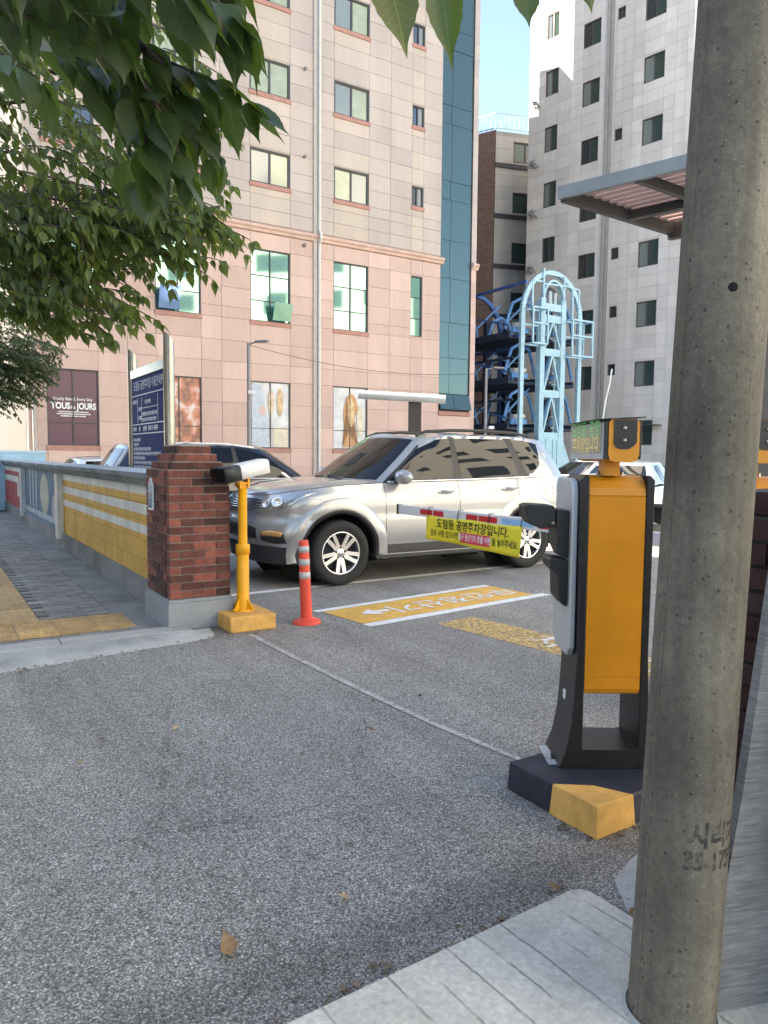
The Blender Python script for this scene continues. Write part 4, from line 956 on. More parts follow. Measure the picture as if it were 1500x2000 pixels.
def make_car(name, label, loc, heading, P, paintm, detail=True):
    """x forward, y left, z up. P holds the character lines."""
    root = thing(name, label, 'car', loc, heading)
    if P.get('group'): root['group'] = P['group']
    pln = P['plan']                      # wrap: list of (x, y) from front centre to rear centre
    rows = P['rows']                     # list of (z function values per column, inset per column)
    net = []
    for zs__, ins in rows:
        r = []
        for (x, y), z, i_ in zip(pln, zs__, ins):
            nx, ny = (abs(x) / x if False else 0), 0
            L = math.hypot(x, y); f = i_
            # inset moves towards the middle of the car, x only near the ends
            ex = f * (1 if abs(x) > P['endx'] else 0) * (1 if x > 0 else -1); r.append((x - ex, max(y - f * (1 if y > .05 else 0), 0) if y > .05 else y, z))
        net.append(r)
    low = Patch(net); nc = low.nc
    side_us = []
    for u in np.linspace(0, nc - 1, P.get('nu', 121)): side_us.append(float(u))
    for xq in P['gaps']:                 # make columns land on the shut lines
        side_us.append(low.find_u(xq, 1.5))
    side_us = sorted(set(side_us)); vv = np.linspace(0, low.nr - 1, 31)
    R = P['archr']; ax = P['axles']; zc = P['wr']
    pts = [[np.array(low.at(u, v)) for u in side_us] for v in vv]
    inside = [[False] * len(side_us) for _ in vv]
    for i, r in enumerate(pts):
        for j, p in enumerate(r):
            for a in ax:
                d = math.hypot(p[0] - a, p[2] - zc)
                if d < R and p[1] > .4: inside[i][j] = True
    gaps = P['gaps']; groups = {}
    for i in range(len(vv) - 1):
        for j in range(len(side_us) - 1):
            q = [(i, j), (i, j + 1), (i + 1, j + 1), (i + 1, j)]
            if all(inside[a][b] for a, b in q): continue
            ps = []
            for a, b in q:
                p = pts[a][b].copy()
                if inside[a][b]:
                    ac = min(ax, key=lambda t: abs(p[0] - t)); d = math.hypot(p[0] - ac, p[2] - zc) + 1e-9; p[0] = ac + (p[0] - ac) * R / d; p[2] = zc + (p[2] - zc) * R / d
                ps.append(tuple(p))
            cx = sum(p[0] for p in ps) / 4; cy = sum(p[1] for p in ps) / 4; cz = sum(p[2] for p in ps) / 4
            key = 'body'
            if cy > .5 and len(gaps) >= 3:
                if gaps[1] < cx < gaps[0]: key = 'door'
                elif gaps[2] < cx < gaps[1]: key = 'rear_door'
            groups.setdefault(key, MB()).add(ps, [(0, 1, 2, 3)], True)
    for key, mb in groups.items():
        if key != 'body':
            for side in (0, 1):
                m2 = MB(); m2.v = [(x, y if side == 0 else -y, z) for x, y, z in mb.v]; m2.f = [f if side == 0 else tuple(reversed(f)) for f in mb.f]; m2.sm = list(mb.sm)
                o = m2.build(key, paintm, root); weld(o)
    body = groups['body']; mirror(body)
    # bonnet, greenhouse frame, roof, tail deck
    ue = low.find_u(P['bon_end'], low.nr - 1); bb = MB(); ring_ = [low.at(u, low.nr - 1) for u in np.linspace(0, ue, 60)]
    def bz_(p, t): f = min(1, p[1] / .6); rim = max(0, abs(t) - .72) / .28; return p[2] + .004 + P['bcrown'] * f * (1 - abs(t) ** 2.4) + .022 * f * math.exp(-((abs(t) - .80) / .13) ** 2)
    bb.grid([[(p[0], p[1] * t, bz_(p, t)) for t in np.linspace(1, -1, 33)] for p in ring_])
    G = P['green']                       # columns of (base point, top point), windscreen centre -> rear centre
    gn = [[c[0] for c in G], [tuple(np.array(c[0]) * .5 + np.array(c[1]) * .5 + np.array((0, .018 if c[0][1] > .3 else 0, 0))) for c in G], [c[1] for c in G]]
    gp = Patch(gn); body.v, body.f, body.sm = body.v, body.f, body.sm
    gm = MB().grid(gp.mesh_rows(np.linspace(0, gp.nc - 1, 81), np.linspace(0, 2, 13))); mirror(gm)
    tops = [np.array(c[1]) for c in G]
    rf = MB(); cols_ = []
    ring = [csample(tops, u) for u in np.linspace(0, len(tops) - 1, 61)]
    for p in ring:
        row = []
        for t in np.linspace(1, -1, 15):
            row.append((p[0] + 0, p[1] * t, p[2] + P['crown'] * (1 - t * t) * min(1, p[1] / .4)))
        cols_.append(row)
    rf.grid(cols_)
    for part_ in (gm, rf): body.add(part_.v, part_.f, True)
    bo = body.build('body', paintm, root); weld(bo)
    ho = bb.build('bonnet', paintm, root); mirror_obj = MB(); weld(ho)
    if 'deck' in P:
        dk = Patch(P['deck']); weld(mirror(MB().grid(dk.mesh_rows(np.linspace(0, dk.nc - 1, 15), np.linspace(0, dk.nr - 1, 15)))).build('boot_lid', paintm, root))
    # glass: polygons in the greenhouse domain, a little proud of the frame
    def gpoly(poly, m, nm, off, both=True, sub=6):
        """poly corners (u, v) in order: bottom edge list, top edge list with equal counts"""
        bot, tp = poly; rowsP = []
        for t in np.linspace(0, 1, sub):
            row = []
            for k in range(len(bot) - 1):
                for w_ in np.linspace(0, 1, 7)[:-1 if k < len(bot) - 2 else None]:
                    bu = bot[k][0] + (bot[k + 1][0] - bot[k][0]) * w_; bv = bot[k][1] + (bot[k + 1][1] - bot[k][1]) * w_
                    tu = tp[k][0] + (tp[k + 1][0] - tp[k][0]) * w_; tv = tp[k][1] + (tp[k + 1][1] - tp[k][1]) * w_
                    u = bu + (tu - bu) * t; v = bv + (tv - bv) * t; p = gp.at(u, v); n = gp.normal(u, v); n = n if n[1] * p[1] >= 0 and np.dot(n, p - np.array((P['mid'], 0, p[2] * .6))) > 0 else -n
                    row.append(tuple(p + n * off))
            rowsP.append(row)
        for sd in ((1, -1) if both else (1,)):
            mb = MB().grid([[(x, y * sd, z) for x, y, z in r] for r in rowsP]); mb.build(nm, m, root)
    for (poly, m, nm, off) in P['glass']: gpoly(poly, m, nm, off)
    # windscreen and rear window span the car
    for (u1, v0, v1, nm) in P['screens']:
        us_ = np.linspace(u1[0], u1[1], 13); rws_ = []
        for v in np.linspace(v0, v1, 9):
            half = []
            for u in us_:
                p = gp.at(u, v); n = gp.normal(u, v); n = n if np.dot(n, p - np.array((P['mid'], 0, p[2] * .6))) > 0 else -n; half.append(p + n * .005)
            if half[0][1] > half[-1][1]: half = half[::-1]
            rws_.append([(x, -y, z) for x, y, z in half[::-1]] + [tuple(q) for q in half[1:]])
        MB().grid(rws_).build(nm, CGLASS, root)
    # lower cladding
    cl = MB(); cn = [[(x * .995 - (.05 if x > P['endx'] else -.04 if x < -P['endx'] else 0), y * .97, zq) for (x, y), zq in zip(pln, [P['floor']] * nc)], [(x, y, rows[0][0][k] + .015) for k, (x, y) in enumerate([(n_[0], n_[1]) for n_ in net[0]])]]
    cpq = [[(a[0], a[1], a[2]) for a in cn[0]], [(a[0] - .0, max(a[1] - .004, 0), a[2]) for a in cn[1]]]
    cpp = Patch([cpq[0], [tuple((np.array(a) + np.array(b)) / 2) for a, b in zip(*cpq)], cpq[1]])
    us2 = np.linspace(0, nc - 1, 140); rr__ = cpp.mesh_rows(us2, [0, 1, 2]); keep = MB()
    for i in range(2):
        for j in range(len(us2) - 1):
            ps = [rr__[i][j], rr__[i][j + 1], rr__[i + 1][j + 1], rr__[i + 1][j]]; cx = sum(p[0] for p in ps) / 4; cz = sum(p[2] for p in ps) / 4; cy = sum(p[1] for p in ps) / 4
            if cy > .4 and any(math.hypot(cx - a, cz - zc) < R - .02 for a in ax): continue
            keep.add(ps, [(0, 1, 2, 3)], True)
    o = mirror(keep).build('cladding', CLAD, root); weld(o)
    MB().box((-P['endx'] - .20, -.60, P['floor'] - .06), (P['endx'] + .12, .60, P['floor'] + .10)).box((-P['axles'][0] + P['archr'] + .03, -.84, P['floor'] - .02), (P['axles'][0] - P['archr'] - .03, .84, P['floor'] + .09)).build('underbody', WELL, root)  # set low and wide to darken the ground under the car
    # wheels, wells, arch flares
    for a in ax:
        for sd in (1, -1):
            wheel(root, a, sd * (P['track'] - P['tw'] / 2), P['wr'], P['wr'], P['tw'], sd, 5, P.get('rimr'))
            ub = low.find_u(a, 1.0)
            yb_ = low.at(ub, 1.2)[1]
            def ysurf(x, z):
                u = low.find_u(x, 1.2); v = min(np.linspace(0, low.nr - 1, 24), key=lambda q: abs(low.at(u, q)[2] - z)); return low.at(u, v)[1]
            mbw = MB(); n = 22; prof = P['flare']; rws2 = []; trm = []; wl = []
            for k in range(n + 1):
                t = -.16 + (PI + .32) * k / n; c, s_ = math.cos(t), math.sin(t); row = []; ys0 = ysurf(a + prof[0][0] * c, zc + prof[0][0] * s_)
                row = [(a + r_ * c, sd * (ys0 + dy), zc + r_ * s_) for r_, dy in prof]; rws2.append(row)
                r_, dy = prof[-1]; trm.append([(a + r_ * c, sd * (ys0 + dy), zc + r_ * s_), (a + (r_ - .012) * c, sd * (ys0 + dy + .004), zc + (r_ - .012) * s_), (a + (r_ - .05) * c, sd * (ys0 + dy - .004), zc + (r_ - .05) * s_), (a + (r_ - .055) * c, sd * (ys0 + dy - .06), zc + (r_ - .055) * s_)])
                wl.append([(a + (r_ - .03) * c, sd * (ys0 + dy - .02), zc + (r_ - .03) * s_), (a + (r_ - .03) * c, sd * .55, zc + (r_ - .03) * s_)])
            MB().grid(rws2).build('arch_flare', paintm, root); MB().grid(trm).build('arch_trim', TRIM, root)
            wb = MB().grid(wl); wb.add([(a + R * math.cos(t), sd * .55, zc + R * math.sin(t)) for t in np.linspace(0, 2 * PI, 24)[:-1]], [tuple(range(23))]); wb.build('wheel_well', WELL, root)
    # shut lines on both sides
    def strip(uvs, wq=.007, nm='shut_line', m=SEAM, patch=low, off=.0015):
        for sd in (1, -1):
            mb = MB(); L = []; Rr = []
            P3 = [patch.at(u, v) for u, v in uvs]
            for k, (u, v) in enumerate(uvs):
                d = P3[min(k + 1, len(P3) - 1)] - P3[max(k - 1, 0)]; d /= (np.linalg.norm(d) + 1e-9); n = patch.normal(u, v); n = n if n[1] > 0 else -n; sdv = np.cross(d, n)
                L.append(P3[k] + n * off + sdv * wq / 2); Rr.append(P3[k] + n * off - sdv * wq / 2)
            mb.grid([[(p[0], sd * p[1], p[2]) for p in L], [(p[0], sd * p[1], p[2]) for p in Rr]], False); mb.build(nm, m, root)
    def u_at(x, v=1.5): return low.find_u(x, v)
    for g_ in gaps: strip([(u_at(g_, v), v) for v in np.linspace(.05, low.nr - 1, 12)])
    root['tmp'] = 1; del root['tmp']
    return root, low, gp, strip, u_at
def weld(o):
    bm = bmesh.new(); bm.from_mesh(o.data); bmesh.ops.remove_doubles(bm, verts=bm.verts, dist=2e-4); bmesh.ops.recalc_face_normals(bm, faces=bm.faces)
    bm.to_mesh(o.data); bm.free(); return o
def surf_part(patch, root, nm, m, bot, tp, off, sides=(1, -1), n=12, sub=6, ref=(0, 0, .7)):
    rws = []
    for t in np.linspace(0, 1, sub):
        row = []
        for w_ in np.linspace(0, 1, n):
            b = csample([np.array(q, float) for q in bot], w_ * (len(bot) - 1)); tt = csample([np.array(q, float) for q in tp], w_ * (len(tp) - 1)); u, v = b + (tt - b) * t
            p = patch.at(u, v); q = patch.normal(u, v); q = q if np.dot(q, p - np.array(ref)) > 0 else -q
            edge = min(t, 1 - t, w_, 1 - w_); row.append(p + q * (off * (1 if edge > .01 else .15)))
        rws.append(row)
    out = None
    for sd in sides: out = MB().grid([[(p[0], p[1] * sd, p[2]) for p in r] for r in rws]).build(nm, m, root)
    return out

# --- the silver SUV
SILV = paint('silver_paint', (.34, .35, .362), .4, .28)
plan = [(2.30, 0), (2.285, .36), (2.22, .62), (2.06, .80), (1.80, .885), (1.42, .915), (1.0, .915), (.6, .918), (0, .92), (-.7, .92), (-1.42, .915), (-1.85, .90), (-2.15, .85), (-2.34, .72), (-2.42, .4), (-2.44, 0)]
def rowz(front, side, rear, n=16):     # z along the wrap
    return [front] * 3 + [front + (side - front) * .5] + [side] * 8 + [side + (rear - side) * .5] + [rear] * 3
I = lambda f, s_, r_: [f] * 4 + [(f + s_) / 2] + [s_] * 7 + [(s_ + r_) / 2] + [r_] * 3
topz_ = [1.02, 1.02, 1.035, 1.07, 1.10, 1.135, 1.155, 1.165, 1.175, 1.19, 1.21, 1.22, 1.22, 1.21, 1.20, 1.20]
rowsS = [(rowz(.47, .44, .50), I(.03, .02, .02)), (rowz(.58, .56, .60), I(-.01, -.005, -.01)), (rowz(.70, .73, .74), I(.0, -.008, -.01)), (rowz(.80, .80, .80), I(.03, .0, .03)), (rowz(.90, .98, 1.0), I(.035, .005, .045)), (topz_, I(.10, .065, .07))]
def bon_net():
    xs_ = [2.20, 2.16, 2.0, 1.75, 1.45, 1.12]; out = []
    ze = [1.02, 1.055, 1.085, 1.115, 1.145, 1.165]; ye = [.62, .70, .77, .82, .845, .85]
    for x, z_, y_ in zip(xs_, ze, ye):
        out.append([(x - .30 * abs(t) ** 3 * (1 if x > 1.9 else .6 if x > 1.6 else .3) * (0.5 if x < 1.2 else 1), y_ * t * 1.0, z_ + .035 * (1 - t * t) - .012 * abs(t) ** 4) for t in (-1, -.8, -.4, 0, .4, .8, 1)])
    return out
GR = [((1.18, 0, 1.19), (.36, 0, 1.735)), ((1.13, .42, 1.185), (.33, .36, 1.73)), ((.97, .72, 1.175), (.24, .55, 1.715)), ((.78, .845, 1.165), (.14, .615, 1.70)), ((.40, .85, 1.17), (-.10, .63, 1.725)), ((-.27, .853, 1.18), (-.30, .635, 1.745)), ((-.8, .853, 1.19), (-.8, .635, 1.75)), ((-1.3, .85, 1.205), (-1.3, .63, 1.745)), ((-1.75, .835, 1.215), (-1.65, .62, 1.735)), ((-2.1, .78, 1.215), (-1.86, .575, 1.72)), ((-2.28, .62, 1.21), (-1.95, .47, 1.715)), ((-2.33, 0, 1.20), (-2.0, 0, 1.73))]
# greenhouse columns: 0 centre, 3 A-post rear edge, 5 B-post, 7 C-post, 8..9 D-post
gS = [(([(3.02, .10), (3.6, .08), (4.88, .08)], [(3.22, 1.50), (3.95, 1.86), (4.90, 1.86)]), CGLASS, 'side_window', .006),
      (([(5.10, .08), (6, .08), (6.98, .12)], [(5.08, 1.86), (6, 1.86), (6.74, 1.86)]), CGLASS, 'side_window', .006),
      (([(7.28, .18), (7.55, .20), (7.95, .60)], [(6.98, 1.86), (7.5, 1.86), (8.35, 1.72)]), CGLASS, 'quarter_window', .006),
      (([(4.84, .0), (5.14, .0)], [(4.86, 1.93), (5.12, 1.93)]), TRIM, 'pillar_trim', .0035), (([(6.94, .04), (7.32, .06)], [(6.7, 1.93), (7.02, 1.93)]), TRIM, 'pillar_trim', .0035),
      (([(2.80, .0), (3.04, .0)], [(3.06, 1.72), (3.24, 1.60)]), TRIM, 'pillar_trim', .0035), (([(2.95, .02), (5, .02), (7.4, .08)], [(3.0, .12), (5, .10), (7.4, .22)]), TRIM, 'window_seal', .0035)]
PS = dict(plan=plan, rows=rowsS, endx=1.9, gaps=[.83, -.27, -1.26], archr=.50, axles=(1.4175, -1.4175), wr=.375, track=.925, tw=.235, rimr=.245, bonnet=bon_net(), green=GR, crown=.045, mid=-.5,
          glass=gS, screens=[((0, 2.35), .10, 1.90, 'windscreen'), ((11, 10.1), .25, 1.85, 'rear_window')], floor=.27, bon_end=.72, bcrown=.06, flare=[(.63, .0), (.605, .016), (.55, .028), (.50, .026)])
suv, sl_, sg_, sstrip, su_ = make_car('silver_suv', 'large silver SUV with roof rails parked behind the barrier, nose to the left', (.24, 9.885, 0), A + PI, PS, SILV)
# lamps, grille, bumper openings
hlp = surf_part(sl_, suv, 'headlight', LENS, [(1.50, 3.80), (2.2, 3.50), (3.0, 3.75), (4.25, 4.60)], [(1.70, 4.45), (2.4, 4.88), (3.1, 4.96), (4.30, 4.80)], .012)
for sd in (1, -1):
    for u, rr3 in ((2.55, .062), (1.98, .05)):
        p = sl_.at(u, 4.25); q = sl_.normal(u, 4.25); q = q if q[0] > 0 else -q; p = Vector(p); q = Vector(q); p.y *= sd; q.y *= sd
        MB().lathe([(0, .004), (rr3 * .75, .008), (rr3, .016), (rr3 * 1.1, .010)], 20, Matrix.Translation(p + q * .012) @ q.to_track_quat('Z', 'Y').to_matrix().to_4x4()).build('lamp_bowl', LAMPB, suv)
surf_part(sl_, suv, 'grille', TRIM, [(0, 3.55), (.7, 3.55), (1.45, 3.75)], [(0, 4.75), (.8, 4.72), (1.62, 4.55)], .006)
for v in (3.75, 3.98, 4.21, 4.44, 4.66): surf_part(sl_, suv, 'grille_bar', CHROME, [(0, v - .045), (.7, v - .045), (1.45 + (v - 3.6) * .14, v - .035)], [(0, v + .045), (.7, v + .045), (1.45 + (v - 3.6) * .14, v + .035)], .016, sub=3)
surf_part(sl_, suv, 'fog_recess', TRIM, [(1.75, .55), (2.4, .35), (3.05, .5)], [(1.7, 1.35), (2.4, 1.42), (2.95, 1.3)], .006)
surf_part(sl_, suv, 'fog_lamp', AMB, [(1.75, 1.05), (2.4, 1.08), (2.85, 1.05)], [(1.8, 1.48), (2.4, 1.55), (2.9, 1.42)], .013)
surf_part(sl_, suv, 'bumper_intake', TRIM, [(0, .6), (.7, .6), (1.45, .7)], [(0, 1.9), (.7, 1.9), (1.4, 1.7)], .005)
for sd in (1, -1):
    mr_ = MB(); Mm = Matrix.Translation((.64, sd * 1.0, 1.235)); prof = [(0, -.13), (.055, -.115), (.085, -.05), (.09, .02), (.075, .09), (.04, .125), (0, .13)]
    mr_.lathe(prof, 20, Mm @ Matrix.Rotation(PI / 2, 4, 'X') @ Matrix.Scale(1.0, 4, (1, 0, 0))); ob = mr_.build('door_mirror', SILV, suv)
    MB().box((.60, sd * .84 - .03, 1.16), (.68, sd * .93 + .02, 1.20)).build('mirror_arm', TRIM, suv)
    for x, z, L in ((-.06, 1.055, .20), (-1.10, 1.075, .20)):
        MB().tube([(x - L / 2, sd * .925, z), (x - L / 2 + .03, sd * .955, z), (x + L / 2 - .03, sd * .955, z + .004), (x + L / 2, sd * .925, z)], .015, 8).build('door_handle', SILV, suv)
    for a_, b_ in ((.22, 0), ):
        pts = [(.20, .60, 1.735), (.05, .60, 1.79), (-.35, .60, 1.815), (-.9, .60, 1.82), (-1.4, .60, 1.805), (-1.62, .60, 1.77), (-1.7, .60, 1.735)]
        MB().tube([(x, y * sd, z) for x, y, z in pts], .02, 8).build('roof_rail', TRIM, suv)
    st = MB().box((-.95, sd * .90 - .07, .30), (1.0, sd * .90 + .09, .335)); st.build('side_step', CLAD, suv); MB().box((-.95, sd * .99 - .004, .336), (.92, sd * .99 + .006, .348)).build('step_trim', CHROME, suv)
sstrip([(su_(x, 2.6), 2.6) for x in np.linspace(.86, -.92, 30)], .02, 'side_crease', SILV, off=.004)
fu = su_(-1.80); sstrip([(su_(-1.72), 4.05), (su_(-1.72), 4.55), (su_(-1.89), 4.55), (su_(-1.89), 4.05), (su_(-1.72), 4.05)], .006, 'fuel_flap')
surf_part(sl_, suv, 'tail_light', TAILR, [(12.2, 4.1), (12.9, 4.1)], [(12.1, 4.95), (12.9, 4.95)], .012)
cs_ = [csample([np.array((c[0][0], c[0][1], c[0][2])) for c in GR], u) for u in np.linspace(3.02, 7.9, 50)]
for sd in (1, -1): MB().tube([(p[0], sd * (p[1] + .012), p[2] + .012) for p in cs_], .011, 6).build('belt_trim', CHROME, suv)
MB().tube([(1.22, -.1, 1.205), (1.0, -.55, 1.245)], .010, 6).build('wiper', TRIM, suv); MB().tube([(1.20, .5, 1.20), (1.12, -.0, 1.245)], .010, 6).build('wiper', TRIM, suv)
surf_part(sg_, suv, 'badge', mat('badge_gold', (.62, .52, .36), .3, .6), [(8.55, 1.05), (8.66, 1.05)], [(8.53, 1.25), (8.66, 1.25)], .008, sub=3, n=4)

# --- other parked cars share the same build with other lines
def scaled(P, sx, sy, sz, **k):
    S = np.array((sx, sy, sz)); Q = dict(P)
    Q['plan'] = [(x * sx, y * sy) for x, y in P['plan']]; Q['rows'] = [([z * sz for z in zs__], ins) for zs__, ins in P['rows']]
    Q['bonnet'] = [[tuple(np.array(p) * S) for p in r] for r in P['bonnet']]; Q['green'] = [(tuple(np.array(a) * S), tuple(np.array(b) * S)) for a, b in P['green']]
    Q['axles'] = tuple(a * sx for a in P['axles']); Q['gaps'] = [g_ * sx for g_ in P['gaps']]; Q['track'] = P['track'] * sy; Q['endx'] = P['endx'] * sx; Q.update(k); return Q
PB = scaled(PS, .98, .98, .93, bon_end=.70, wr=.35, archr=.44, nu=81, rimr=.23, flare=[(.50, .0), (.48, .012), (.45, .016), (.44, .012)])
BLK = paint('black_paint', (.010, .014, .028), .3, .25)
s2, l2, *_ = make_car('dark_suv', 'glossy dark blue-black SUV parked beyond the silver SUV', (-2.55, 12.75, 0), A, PB, BLK)
for sd in (1, -1): MB().tube([(.1, .58 * sd, 1.60), (-.4, .6 * sd, 1.655), (-1.1, .6 * sd, 1.655), (-1.7, .57 * sd, 1.61)], .018, 8).build('roof_rail', ALU, s2); MB().tube([(p[0] * .98, sd * (p[1] * .98 + .012), p[2] * .93 + .012) for p in cs_], .011, 6).build('belt_trim', CHROME, s2)
surf_part(l2, s2, 'headlight', LENS, [(1.75, 4.0), (2.4, 3.75), (3.6, 4.5)], [(1.75, 4.45), (2.4, 4.85), (3.7, 4.86)], .012)
# sedan: lower lines, stepped tail
GRS = [((1.02, 0, 1.03), (.12, 0, 1.40)), ((.98, .42, 1.025), (.10, .34, 1.395)), ((.82, .68, 1.0), (.03, .50, 1.385)), ((.66, .80, .985), (-.05, .56, 1.375)), ((.36, .82, .985), (-.2, .58, 1.395)), ((-.27, .825, .99), (-.30, .585, 1.405)), ((-.7, .82, 1.0), (-.62, .58, 1.40)), ((-1.1, .81, 1.01), (-.88, .565, 1.385)), ((-1.45, .78, 1.02), (-1.02, .54, 1.37)), ((-1.72, .70, 1.03), (-1.12, .50, 1.36)), ((-1.86, .42, 1.04), (-1.18, .36, 1.36)), ((-1.90, 0, 1.04), (-1.2, 0, 1.37))]
topd = [.80, .80, .82, .87, .90, .93, .955, .965, .975, .985, .99, .99, .985, .975, .97, .97]
rowsD = [(rowz(.34, .32, .36), I(.03, .02, .02)), (rowz(.44, .44, .46), I(-.01, -.005, -.01)), (rowz(.54, .58, .60), I(.0, -.008, -.01)), (rowz(.62, .68, .72), I(.02, .0, .02)), (rowz(.72, .82, .86), I(.03, .005, .03)), (topd, I(.10, .08, .06))]
def bon_sedan():
    out = []
    for x, z_, y_ in zip([2.20, 2.16, 2.0, 1.7, 1.35, .98], [.80, .835, .875, .92, .96, 1.0], [.62, .70, .76, .80, .82, .82]):
        out.append([(x - .30 * abs(t) ** 3 * (1 if x > 1.9 else .6 if x > 1.6 else .3), y_ * t, z_ + .03 * (1 - t * t) - .01 * abs(t) ** 4) for t in (-1, -.8, -.4, 0, .4, .8, 1)])
    return out
deck = [[(x, y_ * t, z_ + .02 * (1 - t * t)) for t in (0, .4, .8, 1)] for x, z_, y_ in ((-1.60, 1.03, .80), (-1.85, 1.03, .80), (-2.15, 1.01, .76), (-2.36, .975, .66))]
gD = [(([(3.02, .06), (3.6, .05), (4.88, .05)], [(3.18, 1.75), (3.95, 1.86), (4.90, 1.86)]), CGLASS, 'side_window', .006), (([(5.10, .05), (6, .05), (6.9, .08)], [(5.08, 1.86), (6, 1.86), (6.9, 1.84)]), CGLASS, 'side_window', .006), (([(7.05, .1), (7.3, .1), (7.6, .2)], [(7.02, 1.82), (7.4, 1.82), (8.1, 1.5)]), CGLASS, 'quarter_window', .006), (([(4.84, .0), (5.14, .0)], [(4.86, 1.95), (5.12, 1.95)]), TRIM, 'pillar_trim', .0035)]
PD = dict(PS, bon_end=.55, bcrown=.05, rows=rowsD, green=GRS, bonnet=bon_sedan(), deck=deck, glass=gD, crown=.035, wr=.325, archr=.385, floor=.19, nu=81, rimr=.215, flare=[(.44, .0), (.42, .006), (.40, .008), (.385, .004)], screens=[((0, 2.35), .10, 1.90, 'windscreen'), ((11, 9.6), .15, 1.85, 'rear_window')])
for p_, k in ((gS, 0),):      # SUV side windows reach the roof rail
    pass
WHT = paint('white_paint', (.74, .74, .73), .0, .25); SLB = paint('silver_blue_paint', (.50, .54, .58), .5, .28)
s3, l3, *_ = make_car('white_sedan', 'white sedan whose roof shows above the painted wall on the left', (-5.85, 15.2, 0), A + PI / 2, PD, WHT)
s4, l4, *_ = make_car('pale_blue_sedan', 'pale silver-blue sedan seen from behind, right of the orange machine', (5.05, 15.2, 0), rad(62), PD, SLB)
surf_part(l4, s4, 'tail_light', TAILR, [(12.6, 4.0), (13.3, 4.0)], [(12.4, 4.75), (13.3, 4.75)], .012)
sp = MB().tube([(-2.3, -.62, 1.16), (-2.3, 0, 1.19), (-2.3, .62, 1.16)], .022, 8); sp.build('boot_spoiler', SLB, s4)
s5, l5, *_ = make_car('white_hatchback', 'white car behind the silver SUV in front of the parking tower', (5.4, 19.8, 0), A + PI + rad(10), dict(PD), WHT)
surf_part(l5, s5, 'tail_light', TAILR, [(12.6, 4.0), (13.3, 4.0)], [(12.4, 4.75), (13.3, 4.75)], .012)

# ------------------------------------------------------------------ barrier island, ticket machines, boom gate
isl = thing('barrier_island', 'low black concrete island with yellow-painted corner under the orange machine', 'kerb island', (.836, 2.785, 0), A)
HI = .128
poly = [(0, 0), (2.6, 0), (2.6, .50), (-.02, .50), (-.02, .44), (-.015, .2)]
def prismz(mb, poly, z0, z1, tap=0.):
    n = len(poly); cx = sum(p[0] for p in poly) / n; cy = sum(p[1] for p in poly) / n
    vs = [(x + tap * (1 if x > cx else -1), y + tap * (1 if y > cy else -1), z0) for x, y in poly] + [(x, y, z1) for x, y in poly]
    return mb.add(vs, [tuple(range(n))[::-1], tuple(range(n, 2 * n))] + [(i, (i + 1) % n, (i + 1) % n + n, i + n) for i in range(n)])
prismz(MB(), [(.205, .0), (2.6, 0), (2.6, .5), (-.01, .5), (-.01, .245), (.0, .235), (.13, .14)], 0, HI, .006).build('black_block', BLUEBLACK, isl, bevel=.01)
prismz(MB(), [(-.012, -.008), (.20, -.008), (.126, .135), (-.004, .23), (-.012, .23)], 0, HI + .0015, .008).build('yellow_corner', YBASE, isl, bevel=.008)

